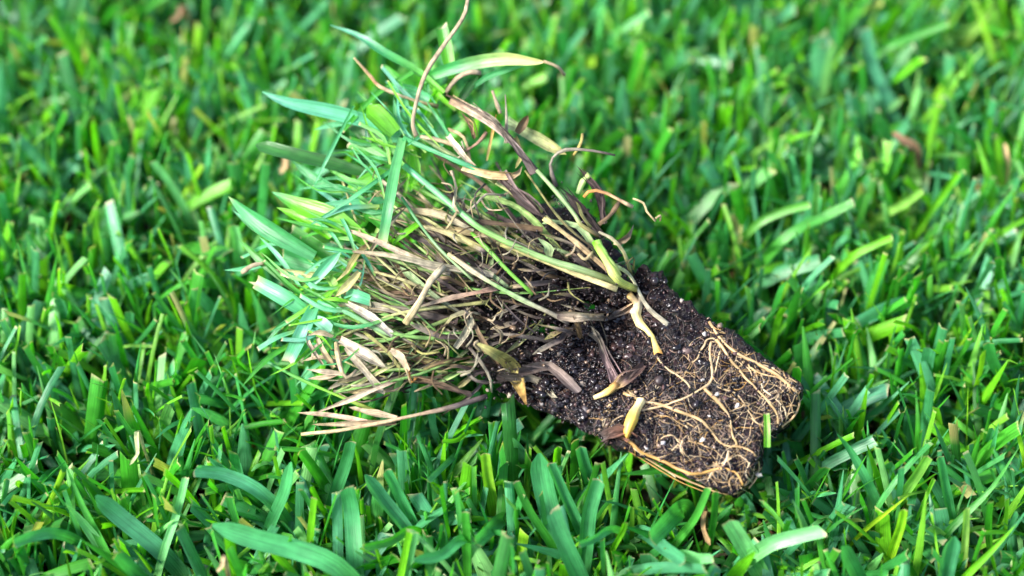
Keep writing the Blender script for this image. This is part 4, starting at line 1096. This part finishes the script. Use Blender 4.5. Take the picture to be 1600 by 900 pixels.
def grass(n_tiller, rect, hole, per, rows, seed, wscale=1.0, fit=True):
    rg = np.random.default_rng(seed)
    x = rg.uniform(rect[0], rect[1], n_tiller); y = rg.uniform(rect[2], rect[3], n_tiller)
    if hole:
        k = ~((x > hole[0]) & (x < hole[1]) & (y > hole[2]) & (y < hole[3]))
        x, y = x[k], y[k]
    # uneven density: clumps and gaps
    N = len(x)
    ht = rg.uniform(0.004, 0.015, N)
    az = rg.uniform(0, 2 * math.pi, N)
    lean = rg.normal(0, 0.16, (N, 2))
    # blades
    bx = np.repeat(x, per); by = np.repeat(y, per)
    j = np.tile(np.arange(per), N)
    frac = rg.uniform(0.15, 1.0, N * per)
    z0 = np.repeat(ht, per) * frac
    bx = bx + np.repeat(lean[:, 0], per) * z0; by = by + np.repeat(lean[:, 1], per) * z0
    phi = np.repeat(az, per) + j * math.pi + rg.normal(0, 0.55, N * per)
    n = N * per
    wide = rg.random(n) < 0.46
    th0 = np.where(wide, np.abs(rg.normal(0.62, 0.38, n)), np.abs(rg.normal(0.26, 0.24, n)))            # from vertical
    kap = rg.gamma(1.3, 0.33, n) * rg.choice([1, 1, 1, -0.3], n)
    mow = np.clip(rg.normal(0.0395, 0.004, n), 0.024, 0.047)
    w = np.where(wide, np.clip(rg.lognormal(math.log(0.0032), 0.30, n), 0.0016, 0.0054), np.clip(rg.lognormal(math.log(0.0016), 0.28, n), 0.0008, 0.003)) * wscale
    t = np.linspace(0, 1, rows)
    if rows > 4:
        t = np.concatenate([t, [1.0]]); t[-2] = 0.975
    R = len(t)
    th = th0[:, None] + kap[:, None] * t[None, :] ** 1.3
    th = np.clip(th, -0.5, 2.0)
    dt = np.diff(t, prepend=0)
    ux = np.cumsum(np.sin(th) * dt, 1); uz = np.cumsum(np.cos(th) * dt, 1)
    zm = np.maximum(uz.max(1), 0.15)
    L = np.clip((mow - z0) / zm, 0.008, 0.037) * rg.choice([1.0, 1.0, 0.9, 0.72, 0.55], n)
    L = np.minimum(L, (0.047 - z0) / zm)
    young = (rg.random(n) < 0.19) & ~wide
    w = np.where(young, w * 0.85, w)
    d = np.stack([np.cos(phi), np.sin(phi)], 1)

    def build(L):
        X = bx[:, None] + d[:, :1] * ux * L[:, None]
        Y = by[:, None] + d[:, 1:] * ux * L[:, None]
        Zc = z0[:, None] + uz * L[:, None]
        return np.stack([X, Y, Zc], 2)
    C = build(L)
    keep = np.ones(n, bool)
    if fit:
        for it in range(7):
            # nothing stands inside the soil block: pressed down below it
            ins = inside_block(C[:, :, 0], C[:, :, 1], 0.04) & (C[:, :, 2] > under_z(C[:, :, 0], C[:, :, 1]))
            px, py, dep = project(C.reshape(-1, 3))
            gx = np.clip(((px + 80) / GS).astype(int), 0, GW - 1); gy = np.clip(((py + 70) / GS).astype(int), 0, GH - 1)
            inframe = (px > -80) & (px < 1660) & (py > -70) & (py < 960)
            hid = inframe & (depth[gy, gx] < 1e8) & (dep < depth[gy, gx] + 0.0006)
            bad = (ins | hid.reshape(n, R)).any(1)
            if it < 5:
                L = np.where(bad, L * 0.72, L)
                C = build(L)
        keep &= ~bad
    sel = np.where(keep & (C[:, :, 2].min(1) > -0.001))[0]
    C = C[sel]; n = len(sel); w = w[sel]; d = d[sel]; L = L[sel]; th = th[sel]; young = young[sel]; wide = wide[sel]
    T = np.stack([d[:, :1] * np.sin(th), d[:, 1:] * np.sin(th), np.cos(th)], 2)
    Sx = np.stack([-d[:, 1], d[:, 0], np.zeros(n)], 1)[:, None, :].repeat(R, 1)
    Nn = np.cross(Sx, T)
    tw = rg.normal(0, 0.35, n)[:, None] + rg.normal(0, 0.55, n)[:, None] * t[None, :]
    S2 = Sx * np.cos(tw)[:, :, None] + Nn * np.sin(tw)[:, :, None]
    N2 = -Sx * np.sin(tw)[:, :, None] + Nn * np.cos(tw)[:, :, None]
    cut = rg.random(n) < 0.6
    f_cut = np.clip(0.55 + 0.45 * (t / 0.35), 0, 1) * (1 - 0.10 * t)
    f_pt = np.clip(0.55 + 0.45 * (t / 0.3), 0, 1) * np.clip((1.02 - t) / 0.5, 0.02, 1) ** 0.75
    f = np.where(cut[:, None], f_cut[None], f_pt[None])
    fold = np.clip(rg.gamma(2.0, 0.13, n), 0.03, 0.9)
    us = np.array([-1, 0, 1.0])
    hs = np.array([1, 0, 1.0])
    W = (w[:, None] * 0.5 * f)[:, :, None, None]
    V = C[:, :, None, :] + S2[:, :, None, :] * us[None, None, :, None] * W + N2[:, :, None, :] * ((hs - 0.5)[None, None, :, None] * W * fold[:, None, None, None] * 2)
    # slanted cut
    slant = rg.normal(0, 0.22, n)
    V[:, -1] += T[:, -1][:, None, :] * (us[None, :, None] * (w * slant)[:, None, None]) * cut[:, None, None]
    base = np.where(wide[:, None], PAL[rg.choice(len(PAL), n, p=PALP)], PAL[rg.choice(len(PAL), n, p=PALN)]) * rg.uniform(0.75, 1.2, (n, 1))
    base = base * (1 + rg.normal(0, 0.05, (n, 3)))
    base = np.where(young[:, None], np.array([0.13, 0.35, 0.025]) * rg.uniform(0.8, 1.3, (n, 1)), base)
    col = base[:, None, :].repeat(R, 1)
    low = np.clip(1 - t / 0.45, 0, 1)[None, :, None] * 0.55
    col = col * (1 - low) + np.array([0.15, 0.25, 0.05]) * low
    tipc = np.array([0.46, 0.36, 0.20])
    if rows > 4:
        ct = np.where(cut & (rg.random(n) < 0.8), rg.uniform(0.35, 1.0, n), 0.1)
        col[:, -1] = col[:, -1] * (1 - ct[:, None]) + tipc * ct[:, None]
        br = (rg.random(n) < 0.03)      # withered tips
        for r in (R - 2, R - 3):
            col[br, r] = col[br, r] * 0.35 + np.array([0.42, 0.30, 0.13]) * 0.65
        yl = (rg.random(n) < 0.003) & ~wide        # a few wholly yellowed leaves
        col[yl] = np.array([0.42, 0.32, 0.10])
    CC = np.repeat(col[:, :, None, :], 3, 2)
    CC[:, :, 1] *= 1.12
    UV = np.stack(np.broadcast_arrays((us * 0.5 + 0.5)[None, None, :] + (np.arange(n) * 0.37 % 7)[:, None, None], (t[None, :, None] * L[:, None, None] / 0.02)), 3)
    idx = np.arange(n * R * 3).reshape(n, R, 3)
    F = np.stack([idx[:, :-1, :-1], idx[:, :-1, 1:], idx[:, 1:, 1:], idx[:, 1:, :-1]], 3).reshape(-1, 4)
    out = [V.reshape(-1, 3)], [F], [CC.reshape(-1, 3)], [UV.reshape(-1, 2)]
    # stalks that carry the leaves
    tt = np.array([0, 1.0]); m = len(x)
    root = np.stack([x, y, np.zeros(m)], 1); topp = np.stack([x + lean[:, 0] * ht, y + lean[:, 1] * ht, ht], 1)
    if fit:
        topp[:, 2] = np.where(inside_block(topp[:, 0], topp[:, 1], 0.03), np.minimum(topp[:, 2], np.maximum(under_z(topp[:, 0], topp[:, 1]) - 0.002, 0.001)), topp[:, 2])
    a0 = rg.uniform(0, 6.28, m)
    tri = np.stack([np.stack([np.cos(a0 + k * 2.094), np.sin(a0 + k * 2.094), np.zeros(m)], 1) for k in range(3)], 1) * 0.0008
    VS = np.concatenate([root[:, None] + tri, topp[:, None] + tri * 0.9], 1)
    CS = np.tile(np.array([(0.17, 0.17, 0.06)] * 3 + [(0.12, 0.24, 0.04)] * 3), (m, 1, 1)).reshape(m, 6, 3)
    o0 = len(out[0][0])
    ib = np.arange(m)[:, None] * 6 + o0
    FS = np.concatenate([np.stack([ib[:, 0] + k, ib[:, 0] + (k + 1) % 3, ib[:, 0] + 3 + (k + 1) % 3, ib[:, 0] + 3 + k], 1) for k in range(3)], 0)
    out[0].append(VS.reshape(-1, 3)); out[1].append(FS); out[2].append(CS.reshape(-1, 3)); out[3].append(np.zeros((m * 6, 2)))
    return [np.vstack(a) for a in out]


near = grass(15500, (-0.30, 0.30, -0.24, 0.34), None, 3, 7, 21)
mid = grass(14000, (-0.75, 0.75, -0.55, 0.95), (-0.30, 0.30, -0.24, 0.34), 2, 4, 22, 1.35, False)
far = grass(20000, (-2.6, 2.6, -1.6, 4.0), (-0.75, 0.75, -0.55, 0.95), 2, 3, 23, 2.6, False)
o1 = len(near[0]); o2 = o1 + len(mid[0])
LV = np.vstack([near[0], mid[0], far[0]]); LF = np.vstack([near[1], mid[1] + o1, far[1] + o2])
LC = np.vstack([near[2], mid[2], far[2]]); LU = np.vstack([near[3], mid[3], far[3]])
lawn = link('lawn_grass', mesh_np('lawn_grass', LV, LF, LC, LU), M_GRASS)
tag(lawn, 'short mown green lawn grass filling the ground around the plug', 'grass', kind='stuff')

# brown dead litter between the stalks
nl = 9000
rg = np.random.default_rng(5)
lx = rg.uniform(-0.32, 0.32, nl); ly = rg.uniform(-0.26, 0.36, nl); lz = rg.uniform(0.001, 0.013, nl)
k = ~(inside_block(lx, ly, 0.1))
lx, ly, lz = lx[k], ly[k], lz[k]; nl = len(lx)
la = rg.uniform(0, 6.28, nl); ll = rg.uniform(0.004, 0.014, nl); lw = rg.uniform(0.0006, 0.0024, nl)
dv = np.stack([np.cos(la), np.sin(la), rg.normal(0, 0.3, nl)], 1); sv = np.stack([-np.sin(la), np.cos(la), rg.normal(0, 0.4, nl)], 1)
c0 = np.stack([lx, ly, lz], 1)
V = np.stack([c0 - dv * ll[:, None] / 2 - sv * lw[:, None] / 2, c0 - dv * ll[:, None] / 2 + sv * lw[:, None] / 2,
              c0 + sv * lw[:, None] / 2 + np.array([0, 0, 0.0012]), c0 - sv * lw[:, None] / 2 + np.array([0, 0, 0.0012]),
              c0 + dv * ll[:, None] / 2 + sv * lw[:, None] / 3, c0 + dv * ll[:, None] / 2 - sv * lw[:, None] / 3], 1)
ii = np.arange(nl)[:, None] * 6
F = np.concatenate([ii + np.array([0, 1, 2, 3]), ii + np.array([3, 2, 4, 5])], 0)
lc = np.array([(0.34, 0.22, 0.10), (0.20, 0.11, 0.05), (0.42, 0.30, 0.15), (0.10, 0.07, 0.04), (0.45, 0.22, 0.05)])[rg.integers(0, 5, nl)] * rg.uniform(0.5, 1.1, (nl, 1))
lit = link('leaf_litter', mesh_np('leaf_litter', V.reshape(-1, 3), F, np.repeat(lc, 6, 0), np.zeros((nl * 6, 2))), M_DRY)
tag(lit, 'brown dead leaf litter between the lawn stalks', 'litter', kind='stuff')
